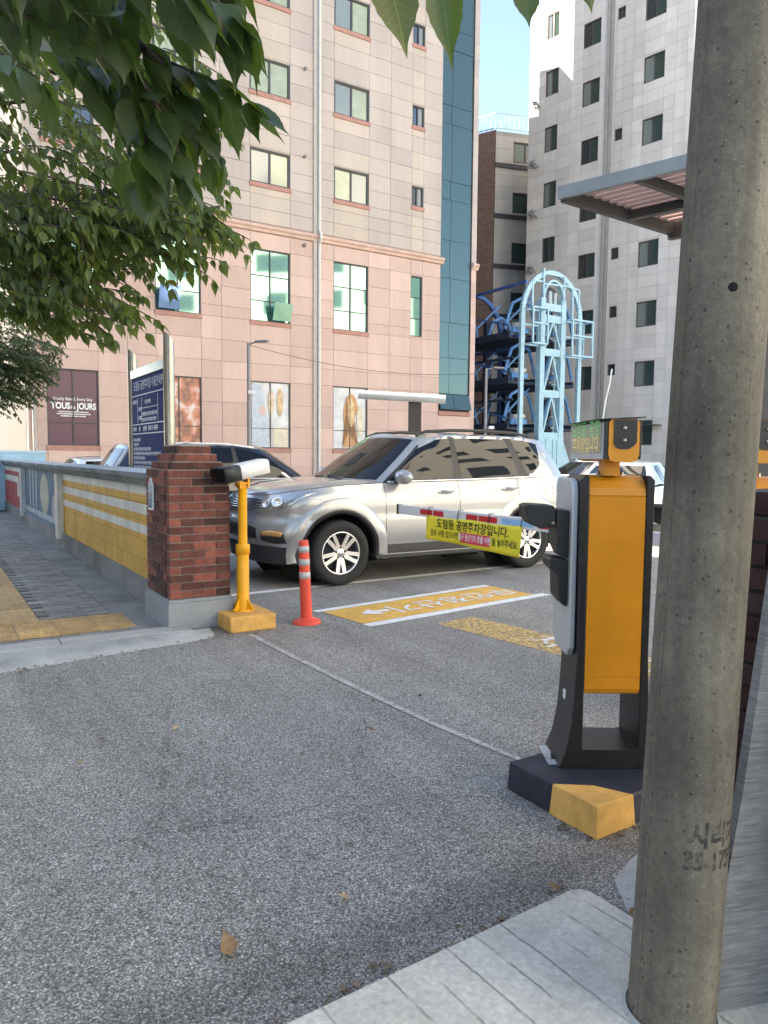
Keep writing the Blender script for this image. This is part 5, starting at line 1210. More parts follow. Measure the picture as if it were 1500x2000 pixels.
def ticket_machine(label, ox, oy, full=True):
    root = thing('ticket_machine', label, 'ticket machine', (ox, oy, 0), rad(0), 'orange car park machines at the barrier')
    x0, x1 = -.155, .158; D = .27; zt_ = 1.40; zb = .13
    # black side frames as profiles: left one flares at the foot
    def arc(n=8): return
    L = [(x0, zt_ - .02), (x0 + .004, .62), (x0 - .004, .45), (x0 - .014, .32), (x0 - .034, .21), (x0 - .065, zb)]
    Rr = [(x1, zt_ - .02), (x1 - .004, .62), (x1 + .004, .45), (x1 + .014, .32), (x1 + .034, .21), (x1 + .065, zb)]
    inl, inr = x0 + .037, x1 - .034
    outer = [(x0 + .02, zt_)] + L + Rr[::-1] + [(x1 - .02, zt_)]
    inner = [(inl, zt_ - .0), (inl, .215), (inr, .215), (inr, zt_ - .0)]
    fl = MB().prism([(x0 + .02, zt_)] + L + [(inl, zb), (inl, zt_)], 0, D).build('side_frame', BLACKM, root); fix(fl, .004)
    fr = MB().prism([(inr, zt_), (inr, zb)] + Rr[::-1] + [(x1 - .02, zt_)], 0, D).build('side_frame', BLACKM, root); fix(fr, .004)
    MB().box((inl, .0, zb), (inr, D, .212)).build('foot_beam', BLACKM, root)
    # orange cabinet with rounded shoulders and lip at the bottom
    prof = [(.004, 1.315), (.010, 1.345), (.03, 1.375), (.055, 1.392), (.09, 1.398), (D - .01, 1.398), (D - .01, .46), (.03, .452), (.012, .46), (.004, .48), (.004, .525), (.006, .527), (.006, .529), (.004, .531), (.004, 1.308), (.008, 1.310), (.008, 1.313)]
    n = len(prof); vs = [(inl + .002, y, z) for y, z in prof] + [(inr - .002, y, z) for y, z in prof]
    MB().add(vs, [tuple(range(n)), tuple(range(2 * n - 1, n - 1, -1))] + [(i, (i + 1) % n, (i + 1) % n + n, i + n) for i in range(n)]).build('cabinet', ORANGE, root)
    # silver left cheek with a rounded top, proud of the black frame
    ch = [(.03, 1.34), (.05, 1.375), (.10, 1.385), (.30, 1.385), (.33, 1.35), (.33, .66), (.28, .61), (.07, .61), (.03, .65)]
    n = len(ch); xa, xb = x0 - .028, x0 - .001; vs = [(xa, y, z) for y, z in ch] + [(xb, y, z) for y, z in ch]
    o = MB().add(vs, [tuple(range(n)), tuple(range(2 * n - 1, n - 1, -1))] + [(i, (i + 1) % n, (i + 1) % n + n, i + n) for i in range(n)]).build('side_cheek', SILVERP, root); fix(o, .006)
    MB().box((x0 - .012, .14, .39), (x0 - .0085 + .01, .165, .43)).build('white_sticker', WHITEINK, root)
    # two hooded readers reaching out to the lane side
    b1 = MB().prism([(x0 - .03, 1.245), (x0 - .085, 1.25), (x0 - .085, 1.10), (x0 - .06, 1.045), (x0 - .03, 1.035)], .06, .22).build('reader_body', BLACKP, root); fix(b1, .006)
    h1 = MB().prism([(x0 - .088, 1.225), (x0 - .095, 1.265), (x0 - .205, 1.27), (x0 - .225, 1.262), (x0 - .20, 1.185), (x0 - .15, 1.165), (x0 - .088, 1.175)], .065, .215).build('reader_hood', BLACKP, root); fix(h1, .006)
    b2 = MB().prism([(x0 - .03, 1.03), (x0 - .10, 1.04), (x0 - .115, 1.03), (x0 - .105, .995), (x0 - .075, .965), (x0 - .07, .86), (x0 - .045, .83), (x0 - .03, .825)], .06, .22).build('reader_hood', BLACKP, root); fix(b2, .006)
    for q in ((-.09, -.0), ): MB().lathe([(0, .006), (.008, .006), (.008, 0)], 10, Matrix.Translation((x0 - .10, .062, 1.19)) @ Matrix.Rotation(PI / 2, 4, 'X')).build('screw', STEEL, root)
    # foot plate with anchor bolt
    MB().prism([(x0 - .10, zb + .0), (x0 - .05, zb + .0), (x0 - .05, zb + .006), (x0 - .10, zb + .006)], .03, .24).build('foot_plate', SILVERP, root)
    MB().lathe([(.022, 0), (.022, .004), (.011, .004), (.011, .018), (.006, .019), (.006, .03), (0, .03)], 12, Matrix.Translation((x0 - .077, .10, zb + .006))).build('anchor_bolt', STEEL, root)
    # neck and LED head
    MB().box((-.055, .02, 1.398), (.012, .10, 1.47)).build('neck', ORANGE, root)
    nb_ = MB(); nb_.lathe([(0, .018), (.008, .018), (.010, 0)], 8, Matrix.Translation((-.072, .05, 1.398))).lathe([(0, .018), (.008, .018), (.010, 0)], 8, Matrix.Translation((.03, .05, 1.398))); stuff(nb_.build('neck_bolts', STEEL, root))
    hx0, hx1 = -.068, .058; hz0, hz1 = 1.456, 1.632; hy0, hy1 = -.08, .46
    hp = [(hx0, hz0 + .03), (hx0 + .008, hz0 + .008), (hx0 + .03, hz0), (hx1 - .03, hz0), (hx1 - .008, hz0 + .008), (hx1, hz0 + .03), (hx1, hz1 - .012), (hx1 - .012, hz1), (hx0 + .012, hz1), (hx0, hz1 - .012)]
    hb = MB().prism(hp, hy0, hy1 - .03).build('display_head', ORANGE, root)
    for xa_, xb_ in ((hx0 - .014, hx0 + .0), (hx1 + .0, hx1 + .010)): MB().box((xa_, hy0 + .004, hz0 + .012), (xb_, hy1, hz1 - .004)).build('side_plate', BLACKM, root, bevel=.003)
    u_ = [(hx0 + .020, hz1 - .002), (hx0 + .020, hz0 + .078), (hx0 + .027, hz0 + .062), (hx0 + .045, hz0 + .054), (hx1 - .045, hz0 + .054), (hx1 - .024, hz0 + .066), (hx1 - .012, hz0 + .082), (hx1 - .012, hz1 - .002)]
    MB().prism(u_, hy0 - .004, hy0 + .01).build('end_panel', BLACKM, root)
    for z in (1.595, 1.545): MB().lathe([(0, .006), (.006, .007), (.009, .003), (.009, 0)], 14, Matrix.Translation((-.006, hy0 - .004, z)) @ Matrix.Rotation(PI / 2, 4, 'X')).build('bolt', STEEL, root)
    MB().box((hx0 - .020, hy0 + .02, hz0 + .012), (hx0 - .0145, hy1, hz1 - .012)).build('display_frame', SILVERP, root)
    MB().box((hx0 - .0235, hy0 + .035, hz0 + .04), (hx0 - .0205, hy1 - .02, hz1 - .025)).build('display_screen', mat('led_screen', (.30, .32, .26), .15, 0, .8, noise=(25, .5)), root)
    tx = MB()
    rr4 = random.Random(5); msgs = ((.070, mat('led_green', (.10, .42, .16), .3, emit=(.2, .8, .3, .05))), (.0, mat('led_yellow', (.55, .45, .12), .3, emit=(.8, .68, .3, .06))))
    for (dz, m), tx_ in zip(msgs, ('도림동 공영', '주차장입니다')):
        Mx = Matrix.Translation((hx0 - .0245, (hy0 + hy1) / 2 + .005, hz0 + .068 + dz)) @ Matrix(((0, 0, -1, 0), (-1, 0, 0, 0), (0, 1, 0, 0), (0, 0, 0, 1)))
        text_mb(tx_, .076, Mx, .012, 1.25 if dz else 1.02).build('led_characters', m, root)
    MB().add([(hx0 - .055, hy0 - .01, hz1 - .004), (hx1 + .02, hy0 - .01, hz1 + .006), (hx1 + .02, hy1 + .03, hz1 + .006), (hx0 - .055, hy1 + .03, hz1 - .004), (hx0 - .055, hy0 - .01, hz1 - .001), (hx1 + .02, hy0 - .01, hz1 + .010), (hx1 + .02, hy1 + .03, hz1 + .010), (hx0 - .055, hy1 + .03, hz1 - .001)], [(0, 3, 2, 1), (4, 5, 6, 7), (0, 1, 5, 4), (1, 2, 6, 5), (2, 3, 7, 6), (3, 0, 4, 7)]).build('visor', BLACKM, root)
    MB().tube([(-.03, .15, 1.63), (-.018, .155, 1.72), (.0, .16, 1.80), (.008, .16, 1.862)], .0035, 6).build('antenna', WHITEINK, root)
    return root
ticket_machine('orange and black ticket machine with LED head standing on the corner of the island', .985, 3.13)
ticket_machine('second orange machine mostly hidden behind the concrete pole and dark brick pillar', 1.575, 3.14)

gate = thing('barrier_gate', 'white and red barrier arm with its orange drive cabinet', 'barrier', (1.98, 4.42, 0), A - PI / 2)     # local x towards the camera along the arm, arm runs to -x
MB().box((-.17, -.22, .02), (.17, .16, 1.10)).build('cabinet', ORANGE, gate, bevel=.012); MB().box((-.175, -.225, 1.10), (.175, .165, 1.125)).build('cabinet_lid', ALU, gate)
UB = (Vector((.15, 7.6, 0)) - Vector((1.98, 4.42, 0))); xe = -UB.length
ex_ = UB.dot(Vector((math.cos(A - PI / 2), math.sin(A - PI / 2), 0))); ey_ = UB.dot(Vector((-math.sin(A - PI / 2), math.cos(A - PI / 2), 0)))
def arm(x0, x1, m, nm, g=0.): return MB().box((ex_ + x0, ey_ - .022 - g, .892 - g), (ex_ + x1, ey_ + .022 + g, .985 + g)).build(nm, m, gate, bevel=.004 if g == 0 else 0)
arm(.03, 3.75, ALU, 'arm'); MB().box((ex_ + .0, ey_ - .025, .888), (ex_ + .03, ey_ + .025, .989)).build('arm_cap', BLACKP, gate)
for a_, b_, m in ((.42, .62, REDT), (.635, .80, REDT), (1.14, 1.30, REDT), (1.315, 1.56, REDT), (1.62, 2.0, BLUET), (2.06, 2.4, REDT), (2.8, 3.1, REDT)):
    MB().box((ex_ + a_, ey_ - .0238, .915), (ex_ + b_, ey_ - .0222, .965)).build('tape', m, gate)
ban = thing('hanging_banner', 'yellow cloth notice banner tied under the barrier arm', 'banner', gate.location, A - PI / 2)
def bz(x, t): return .912 - t * (.238 - .012 * math.sin(x * 2.3)) - .006 * math.sin(x * 9) * (1 - t)
def by_(x, t): return ey_ - .030 - .016 * math.sin(x * 4.2 + 1) * t - .010 * math.sin(x * 11) * t - .012 * t
bw = MB(); X0, X1 = .54, 1.88
bw.grid([[(ex_ + x, by_(x, t), bz(x, t)) for x in np.linspace(X0, X1, 40)] for t in np.linspace(0, 1, 9)]); bo_ = bw.build('cloth', BANNER, ban)
sm_ = bo_.modifiers.new('t', 'SOLIDIFY'); sm_.thickness = .002; sm_.offset = 1
def on_banner(mb, nm, m, d=.004):
    vs = []
    for x, z, _ in mb.v: t = min(max((.912 - z) / .238, 0), 1); vs.append((ex_ + x, by_(x, t) - d, z))
    k = MB(); k.v = vs; k.f = mb.f; k.sm = mb.sm; return k.build(nm, m, ban)
def flat(txt, size, cx, cz, bold=.012, sx=1.): 
    return text_mb(txt, size, Matrix.Translation((cx, cz, 0)), bold, sx)
on_banner(flat('도림동 공영주차장입니다.', .098, 1.22, .845, .014, .98), 'lettering', INKM)
on_banner(flat('문의 사항 있으시면', .072, .83, .752, .010, .72), 'lettering', INKM)
rb_ = MB(); xs = np.linspace(1.06, 1.50, 12); rb_.v = [(x, .798, 0) for x in xs] + [(x, .706, 0) for x in xs]; rb_.f = [(i, i + 1, i + 13, i + 12) for i in range(11)]; rb_.sm = [False] * 11
on_banner(rb_, 'red_panel', REDINK, .0035)
on_banner(flat('출구 정산기의 호출 버튼', .070, 1.28, .752, .012, .68), 'lettering', WHITEINK, .0055)
on_banner(flat('을 눌러주세요.', .072, 1.69, .752, .010, .78), 'lettering', INKM)
for x in (.56, 1.02, 1.45, 1.86): MB().tube([(ex_ + x, ey_ - .028, .90), (ex_ + x + .006, ey_ - .03, .94), (ex_ + x + .012, ey_ - .026, .992), (ex_ + x + .012, ey_ + .026, .992)], .004, 5).build('tie', BLACKP, ban)

# ------------------------------------------------------------------ concrete pole and leaning sheet
po = thing('utility_pole', 'speckled concrete utility pole with faded black stencil in the right foreground', 'pole', (.758, 1.835, 0), 0)
lean = Matrix.Rotation(rad(1.8), 4, 'Y')
n = 64; rows_ = []
for z in np.linspace(0, 7.0, 80):
    r_ = .1085 - z * .0028
    rows_.append([tuple(lean @ Vector((r_ * math.cos(2 * PI * k / n), r_ * math.sin(2 * PI * k / n), z))) for k in range(n + 1)])
weld(MB().grid(rows_).build('shaft', POLEM, po))
seam = MB(); seam.tube([tuple(lean @ Vector(((.109 - z * .0028) * math.cos(rad(197)), (.109 - z * .0028) * math.sin(rad(197)), z))) for z in np.linspace(.0, 7, 30)], .004, 6); seam.build('mould_seam', POLEM, po)
for z, a in ((1.865, 258),):
    p = lean @ Vector(((.1085 - z * .0028) * math.cos(rad(a)), (.1085 - z * .0028) * math.sin(rad(a)), z)); nq = Vector((math.cos(rad(a)), math.sin(rad(a)), 0))
    MB().lathe([(0, .0012), (.009, .0015), (.011, .0)], 14, Matrix.Translation(p) @ nq.to_track_quat('Z', 'Y').to_matrix().to_4x4()).build('bolt_hole', WELL, po)
STEN = mat('faded_stencil', (.028, .029, .032), .8, noise=(20, .2), alpha_worn=(34, .40, .66))
def wrap_text(txt, size, zc, a0, sx):
    t = text_mb(txt, size, None, .045, sx); vs = []
    for x, y, _ in t.v:
        a = rad(a0) + x / .109; z = zc + y; r_ = .1085 - z * .0028 + .0012; vs.append(tuple(lean @ Vector((r_ * math.cos(a), r_ * math.sin(a), z))))
    k = MB(); k.v = vs; k.f = t.f; k.sm = t.sm; k.build('stencil', STEN, po)
wrap_text('시러가', .066, .560, 293, .85); wrap_text('35-1757', .060, .497, 291, .84)
MB().lathe([(.125, 0), (.124, .03), (.1125, .045)], 40).build('mortar_collar', CONC, po)
sh_ = thing('leaning_sheet', 'brushed galvanised steel sheet leaning beside the concrete pole at the right edge', 'sheet', (0, 0, 0))
sp_ = [(.83, 1.82, 0), (1.75, 2.05, 0), (1.85, 2.12, 1.5), (1.055, 1.93, 1.42), (.935, 1.865, .60)]
nrm = Vector((.25, -1, .06)).normalized() * .03
vs = [Vector(p) for p in sp_] + [Vector(p) - nrm for p in sp_]; nn = len(sp_)
MB().add(vs, [tuple(range(nn)), tuple(range(2 * nn - 1, nn - 1, -1))] + [(i, i + nn, (i + 1) % nn + nn, (i + 1) % nn) for i in range(nn)]).build('sheet', GALV, sh_)

# ------------------------------------------------------------------ small steel canopy right of centre
cn = thing('steel_canopy', 'small grey steel canopy with slatted underside jutting out beside the pole', 'canopy', (1.14, 5.0, 0))
# plan axes: e1 along the front edge (towards the camera), e2 along V
e1 = Vector((.66, -.42, 0)); e2 = Vector((.80, .50, 0)); Z0 = 3.16
def cpnt(a, b, dz=0): p = e1 * a + e2 * b; return (p.x, p.y, Z0 + dz - .03 * b + .045 * a)
def slab(a0, a1, b0, b1, z0, z1, m, nm):
    q = [cpnt(a0, b0, z0), cpnt(a1, b0, z0), cpnt(a1, b1, z0), cpnt(a0, b1, z0), cpnt(a0, b0, z1), cpnt(a1, b0, z1), cpnt(a1, b1, z1), cpnt(a0, b1, z1)]
    return MB().add(q, [(0, 3, 2, 1), (4, 5, 6, 7), (0, 1, 5, 4), (1, 2, 6, 5), (2, 3, 7, 6), (3, 0, 4, 7)]).build(nm, m, cn)
slab(0, 1.25, -.03, .0, -.005, .075, CANF, 'fascia'); slab(0, .06, .0, 1.15, -.02, .07, CAND, 'edge_beam'); slab(.60, .65, 0, 1.15, -.01, .05, CAND, 'cross_beam'); slab(1.19, 1.25, 0, 1.15, -.05, .07, CAND, 'edge_beam')
slab(.06, 1.19, .62, .67, -.02, .04, CAND, 'cross_beam'); slab(0, 1.25, 1.15, 1.2, -.05, .07, CAND, 'edge_beam')
for k in range(14): slab(.06, 1.19, .01 + k * .08, .05 + k * .08, .052, .062, CANR, 'roof_slat')
def glaze():
    m, s = new_mat('translucent_roof'); t = s.n('ShaderNodeBsdfTranslucent'); t.inputs[0].default_value = (.85, .72, .68, 1); mx = s.n('ShaderNodeMixShader'); mx.inputs[0].default_value = .75
    s.b.inputs['Base Color'].default_value = (.7, .6, .56, 1); s.l(s.b.outputs[0], mx.inputs[1]); s.l(t.outputs[0], mx.inputs[2]); s.l(mx.outputs[0], s.out.inputs['Surface']); return m
slab(.0, 1.25, .0, 1.15, .075, .079, glaze(), 'roof_sheet')
cc = e1 * 1.0 + e2 * .95; MB().box((cc.x - .05, cc.y - .05, 0), (cc.x + .05, cc.y + .05, 3.12)).build('post', CAND, cn)

# ------------------------------------------------------------------ lamps, height bar, cable
def street_lamp(label, loc, h, armdir, cams):
    r_ = thing('street_lamp', label, 'street lamp', loc, 0, 'lamp posts in the car park'); m = mat('lamp_grey', (.22, .22, .23), .5, .3)
    MB().lathe([(.09, 0), (.09, .1), (.06, .12), (.055, h * .5), (.045, h)], 14).build('post', m, r_)
    ax_ = Vector(armdir); p = Vector((0, 0, h - .05)); q = p + ax_ * .30 + Vector((0, 0, .08)); MB().tube([p, p + ax_ * .15 + Vector((0, 0, .05)), q], .02, 8).build('arm', m, r_)
    M = Matrix.Translation(q + ax_ * .16) @ Vector(ax_).to_track_quat('X', 'Z').to_matrix().to_4x4(); o = MB().box((-.2, -.08, -.03), (.2, .08, .035), M).build('lamp_head', m, r_); fix(o, .02)
    for (dx, z) in cams:
        MB().tube([(0, 0, z), (dx * .5, -.05, z), (dx, -.1, z)], .02, 6).build('camera_bracket', PIPEW, r_); o = MB().box((dx - .09, -.32, z - .05), (dx + .09, -.08, z + .06), Matrix.Rotation(0, 4, 'Z')).build('camera', ALU, r_); fix(o, .02)
    return r_
street_lamp('slim lamp post with short arm in front of the shop posters', (-4.0, 22, 0), 4.75, (.9, -.3, 0), [(.12, 3.3)])
street_lamp('grey lamp post with security cameras left of the parking tower', (3.5, 26, 0), 4.55, (.95, .2, 0), [(.18, 2.5), (-.05, 2.2)])
hb_ = thing('height_bar', 'pale horizontal pipe on a dark column above the silver SUV', 'height bar', (.60, 15.0, 0), 0)
MB().box((-.13, -.06, 0), (.13, .06, 2.74)).build('column', mat('brown_column', (.055, .045, .04), .6), hb_)
MB().tube([(-1.13, -.14, 2.70), (.60, -.14, 2.615)], .085, 18).build('pipe', mat('pale_pipe', (.42, .44, .45), .5, noise=(4, .12)), hb_)
cbx = thing('overhead_cable', 'thin dark cable sagging from the lamp post across the pink facade', 'cable', (0, 0, 0)); pts = []
for t in np.linspace(0, 1, 24): p = Vector((-4.0, 22, 4.7)).lerp(Vector((3.5, 26, 4.4)), t); p.z -= .35 * 4 * t * (1 - t); pts.append(p)
MB().tube(pts, .008, 5).build('wire', CABLE, cbx)
bwq = thing('blue_wall', 'light blue painted wall behind the cars on the far left', 'wall', (-12.5, 17.4, 0), A)
MB().box((-.5, 0, 0), (4.2, .15, 1.50)).build('panel', mat('sky_blue_paint', (.34, .55, .70), .7, noise=(3, .12)), bwq); MB().box((-.5, -.03, 1.501), (4.2, .18, 1.56)).build('coping', mat('pale_blue_paint', (.45, .62, .74), .7), bwq)

# ------------------------------------------------------------------ trees
def leaf_shape(L, W, m, segs=7, fold=.18, droop=.12, tip=.12, serr=0.):
    """leaf along +y from the stalk, normal +z"""
    mb = MB(); rows_ = []
    for i in range(segs + 1):
        t = i / segs; wv = W * .5 * (math.sin(PI * min(t / .86, 1) ** .72) ** .85 if t < .86 else 0); wv = max(wv, W * .5 * tip * (1 - t) / .14 if t >= .80 else 0, .002 * L)
        if serr and 0 < i < segs: wv *= 1 + serr * (1 if i % 2 else -1)
        z = -droop * L * t * t; y = L * (t + .12); c = wv
        rows_.append([(-c, y, z + fold * c), (-c * .5, y, z + fold * c * .35), (0, y, z), (c * .5, y, z + fold * c * .35), (c, y, z + fold * c)])
    mb.grid(rows_); mb.add([(-.004 * L / .1 * .3, 0, 0), (.004 * L / .1 * .3, 0, 0), (.0, L * .13, 0)], [(0, 1, 2)]); return mb
def frame(d, nrm):
    y = Vector(d).normalized(); z = Vector(nrm); z = (z - y * z.dot(y)).normalized(); x = y.cross(z); return Matrix((x, y, z)).transposed()
def spray(start, d, L, n, size, rnd, hang=.55, jit=.35):
    """leaves in alternate pairs along a drooping twig; returns (position, matrix, scale) and the twig path"""
    d = Vector(d).normalized(); p = Vector(start); pts = [p.copy()]; out = []
    for i in range(n):
        d = (d + Vector((rnd.uniform(-.06, .06), rnd.uniform(-.06, .06), -.035 + rnd.uniform(-.04, .03)))).normalized(); p = p + d * (L / n); pts.append(p.copy())
        side = d.cross(Vector((0, 0, 1))); side = side.normalized() if side.length > .1 else Vector((1, 0, 0))
        for sd in ((1, -1) if i % 1 == 0 else (1,)):
            ld = (d * rnd.uniform(.4, .9) + side * sd * rnd.uniform(.35, .95) + Vector((0, 0, -1)) * hang * rnd.uniform(.4, 1.6) + Vector((rnd.uniform(-jit, jit), rnd.uniform(-jit, jit), rnd.uniform(-jit, jit)))).normalized()
            nr = Vector((rnd.uniform(-.5, .5), rnd.uniform(-.5, .5), 1)) + side * sd * .3
            out.append((p.copy(), frame(ld, nr), size * rnd.choice((.5, .75, .9, 1., 1.1, 1.2))))
    ld = (d + Vector((0, 0, -.4))).normalized(); out.append((p.copy(), frame(ld, (0, 0, 1)), size)); return out, pts
def place_leaves(leaves, meshes, parent, limit, mergem, segs=3):
    """nearest leaves as parts, the rest one crown"""
    cp_ = Vector((0, 0, 1.47)); leaves.sort(key=lambda q: ((q[0].y < .3), (q[0] - cp_).length / q[2])); rest_ = MB()
    for k, (p, M, s_) in enumerate(leaves):
        if k < limit:
            o = bpy.data.objects.new('leaf', meshes[k % len(meshes)]); COL.objects.link(o); o.parent = parent; o.matrix_local = Matrix.Translation(p) @ M.to_4x4() @ Matrix.Scale(s_, 4)
        else:
            t = MERGE[k % len(MERGE)]; rest_.add([p + M @ (Vector(v) * s_) for v in t.v], t.f, True)
    if rest_.v: stuff(rest_.build('crown', mergem, parent))
NEARL = [leaf_shape(1, wq, LEAFN, 14, f_, dr, .14, .03).mesh('leaf', LEAFN) for wq, f_, dr in ((.58, .22, .10), (.46, .55, .22), (.64, .10, -.06), (.52, .30, .38), (.60, -.15, .16), (.50, .40, .05))]
MIDL = [leaf_shape(1, wq, LEAFM, 7, f_, dr, .14).mesh('leaf', LEAFM) for wq, f_, dr in ((.56, .25, .15), (.50, .35, .25), (.60, .2, .08))]
MERGE = [leaf_shape(1, .56, None, 4, .25, .15, .14), leaf_shape(1, .5, None, 4, .35, .25, .14)]
def branch(mb, pts, r0, r1, n=7):
    m = len(pts); mb.tube(pts, [r0 + (r1 - r0) * i / (m - 1) for i in range(m)], n)

# overhanging tree close to the camera
t1 = thing('overhanging_tree', 'broad-leaved tree leaning in close overhead with big dark leaves at the top left', 'tree', (0, 0, 0)); rn = random.Random(11)
tr_ = MB(); branch(tr_, [(-2.3, .2, 0), (-2.28, .25, 1.2), (-2.2, .35, 2.4), (-2.1, .5, 3.6)], .12, .07, 12); tr_.build('trunk', BARK, t1)
lim = MB(); branch(lim, [(-2.2, .35, 2.3), (-1.7, .8, 2.62), (-1.2, 1.15, 2.6), (-.75, 1.35, 2.42), (-.42, 1.45, 2.2)], .04, .008); branch(lim, [(-2.15, .42, 3.0), (-1.4, .9, 2.95), (-.6, 1.0, 2.65), (-.1, .9, 2.38), (.1, .86, 2.22)], .035, .004); lim.build('limb', BARK, t1)
L1 = []; tw = MB()
def add_spray(L, tw_, *a, **k):
    o, p = spray(*a, **k); L += o; tw_.tube(p, [.0035] * (len(p) - 1) + [.0015], 5)
# sprays drooping into the upper left of the view (Y about 1.3-1.7 m)
NSP = [((-0.596, 1.300, 2.275), (0.837, 0.223, -0.499), 0.22), ((-0.499, 1.250, 2.253), (0.931, 0.222, -0.288), 0.22), ((-0.434, 1.300, 2.285), (0.924, 0.193, -0.329), 0.24), ((-0.416, 1.380, 2.309), (0.868, 0.202, -0.453), 0.22), ((-0.390, 1.450, 2.279), (0.899, 0.291, -0.327), 0.15), ((-0.505, 1.450, 2.233), (0.580, 0.195, -0.791), 0.24), ((-0.464, 1.500, 2.221), (0.722, 0.244, -0.648), 0.18), ((-0.425, 1.500, 2.183), (0.945, 0.213, -0.250), 0.20), ((-0.449, 1.450, 2.131), (0.329, 0.229, -0.916), 0.17), ((-0.411, 1.450, 2.104), (0.439, 0.222, -0.871), 0.17), ((-0.398, 1.550, 2.178), (0.528, 0.303, -0.794), 0.17), ((-0.592, 1.550, 2.255), (0.638, 0.232, -0.734), 0.20), ((-0.684, 1.300, 2.177), (0.954, 0.256, -0.159), 0.20), ((-0.656, 1.250, 2.212), (0.922, 0.342, -0.180), 0.15), ((-0.625, 1.400, 2.258), (0.948, 0.220, -0.231), 0.23), ((-0.722, 1.500, 2.238), (0.946, 0.249, -0.208), 0.20), ((-0.844, 1.600, 2.279), (0.887, 0.303, -0.349), 0.17), ((-0.569, 1.500, 2.400), (0.717, 0.354, -0.600), 0.14), ((-0.389, 1.450, 2.370), (0.879, 0.329, -0.344), 0.15), ((-0.681, 1.300, 2.274), (0.978, 0.205, -0.038), 0.24), ((-0.670, 1.600, 2.461), (0.452, 0.360, -0.816), 0.14), ((-0.529, 1.600, 2.117), (0.389, 0.332, -0.859), 0.13)]
for st, d, ln in NSP: add_spray(L1, tw, (st[0] - .045, st[1], st[2] + .065), d, ln, max(3, round(ln / .042)), rn.uniform(.085, .108), rn, hang=.75, jit=.3)
# two big leaves hanging alone at the top centre
for p, ld, nr, sz in [((-.005, .84, 2.005), (.28, .0, -1), (.15, -1, .1), .092), ((.055, .86, 2.005), (.18, .02, -1), (-.1, -1, .1), .088), ((.165, .95, 2.055), (.12, .02, -1), (.1, -1, .1), .055), ((.25, 1.0, 2.10), (.3, .1, -.9), (.2, -1, .1), .05)]:
    L1.append((Vector(p), frame(ld, nr), sz))
tw.build('twigs', BARK, t1); t1.children[-1]['kind'] = 'stuff'
place_leaves(L1, NEARL, t1, 300, LEAFN)

# street tree on the left pavement
t2 = thing('street_tree', 'green street tree with drooping leafy sprays at the left', 'tree', (0, 0, 0)); rn = random.Random(5)
tr_ = MB(); branch(tr_, [(-4.3, 5.7, 0), (-4.27, 5.65, 1.3), (-4.15, 5.5, 2.4), (-3.9, 5.3, 3.4), (-3.6, 5.1, 4.6)], .13, .05, 12); tr_.build('trunk', BARK, t2)
L2 = []; tw = MB(); lim = MB(); cl_ = []
def ell_pt(c, r_):
    while True:
        q = Vector((rn.uniform(-1, 1), rn.uniform(-1, 1), rn.uniform(-1, 1)))
        if q.length < 1: return Vector((c[0] + q.x * r_[0], c[1] + q.y * r_[1], c[2] + q.z * r_[2]))
for k, tg in enumerate([(-2.2, 4.6, 3.3), (-1.7, 4.5, 2.95), (-2.4, 4.4, 2.75), (-1.9, 5.2, 3.8), (-2.6, 5.0, 4.3), (-1.3, 4.9, 3.6)]):
    s0 = Vector((-4.15, 5.5, 2.4)).lerp(Vector((-3.7, 5.15, 4.3)), k / 6); tg = Vector(tg); mid = s0.lerp(tg, .5) + Vector((0, 0, .25)); branch(lim, [s0, s0.lerp(mid, .6), mid, mid.lerp(tg, .5) + Vector((0, 0, .05)), tg], .028, .006); cl_.append(tg)
lim.build('limb', BARK, t2)
zones = [((-2.15, 4.8, 3.55), (1.0, .8, .80), 100), ((-2.6, 4.9, 4.3), (1.3, .8, .7), 80), ((-2.15, 4.5, 2.85), (.62, .5, .32), 58), ((-1.70, 4.45, 3.02), (.55, .5, .26), 48), ((-2.25, 4.4, 2.50), (.45, .4, .20), 40), ((-1.50, 4.7, 3.5), (.5, .5, .5), 46), ((-1.95, 4.4, 2.72), (.42, .4, .2), 30), ((-1.55, 4.4, 2.75), (.5, .4, .24), 38), ((-1.85, 4.4, 2.38), (.42, .4, .16), 36), ((-1.15, 4.4, 2.85), (.22, .3, .16), 22)]
for c, r_, cnt in zones:
    for k in range(cnt):
        p = ell_pt(c, r_); d = Vector((rn.uniform(.1, 1), rn.uniform(-.5, .35), rn.uniform(-.45, .15))); add_spray(L2, tw, p - d.normalized() * .2, d, rn.uniform(.28, .5), rn.randint(6, 9), .080, rn, hang=.9, jit=.45)
for st, d, ln in [((-1.65, 4.4, 2.98), (1, 0, -.20), .72), ((-1.6, 4.4, 2.80), (1, .05, -.2), .55), ((-1.95, 4.35, 2.66), (1, 0, -.18), .62), ((-2.05, 4.35, 2.50), (1, 0, -.15), .62), ((-2.1, 4.35, 2.38), (1, 0, -.2), .6), ((-1.4, 4.5, 3.1), (1, .1, -.4), .5), ((-1.7, 4.3, 2.85), (1, 0, -.3), .66), ((-1.5, 4.35, 2.72), (1, 0, -.2), .4), ((-1.3, 4.4, 2.95), (1, 0, -.3), .42)]:
    add_spray(L2, tw, st, d, ln, 11, .08, rn, hang=1.1, jit=.25)
stuff(tw.build('twigs', BARK, t2)); place_leaves(L2, MIDL, t2, 300, LEAFM)

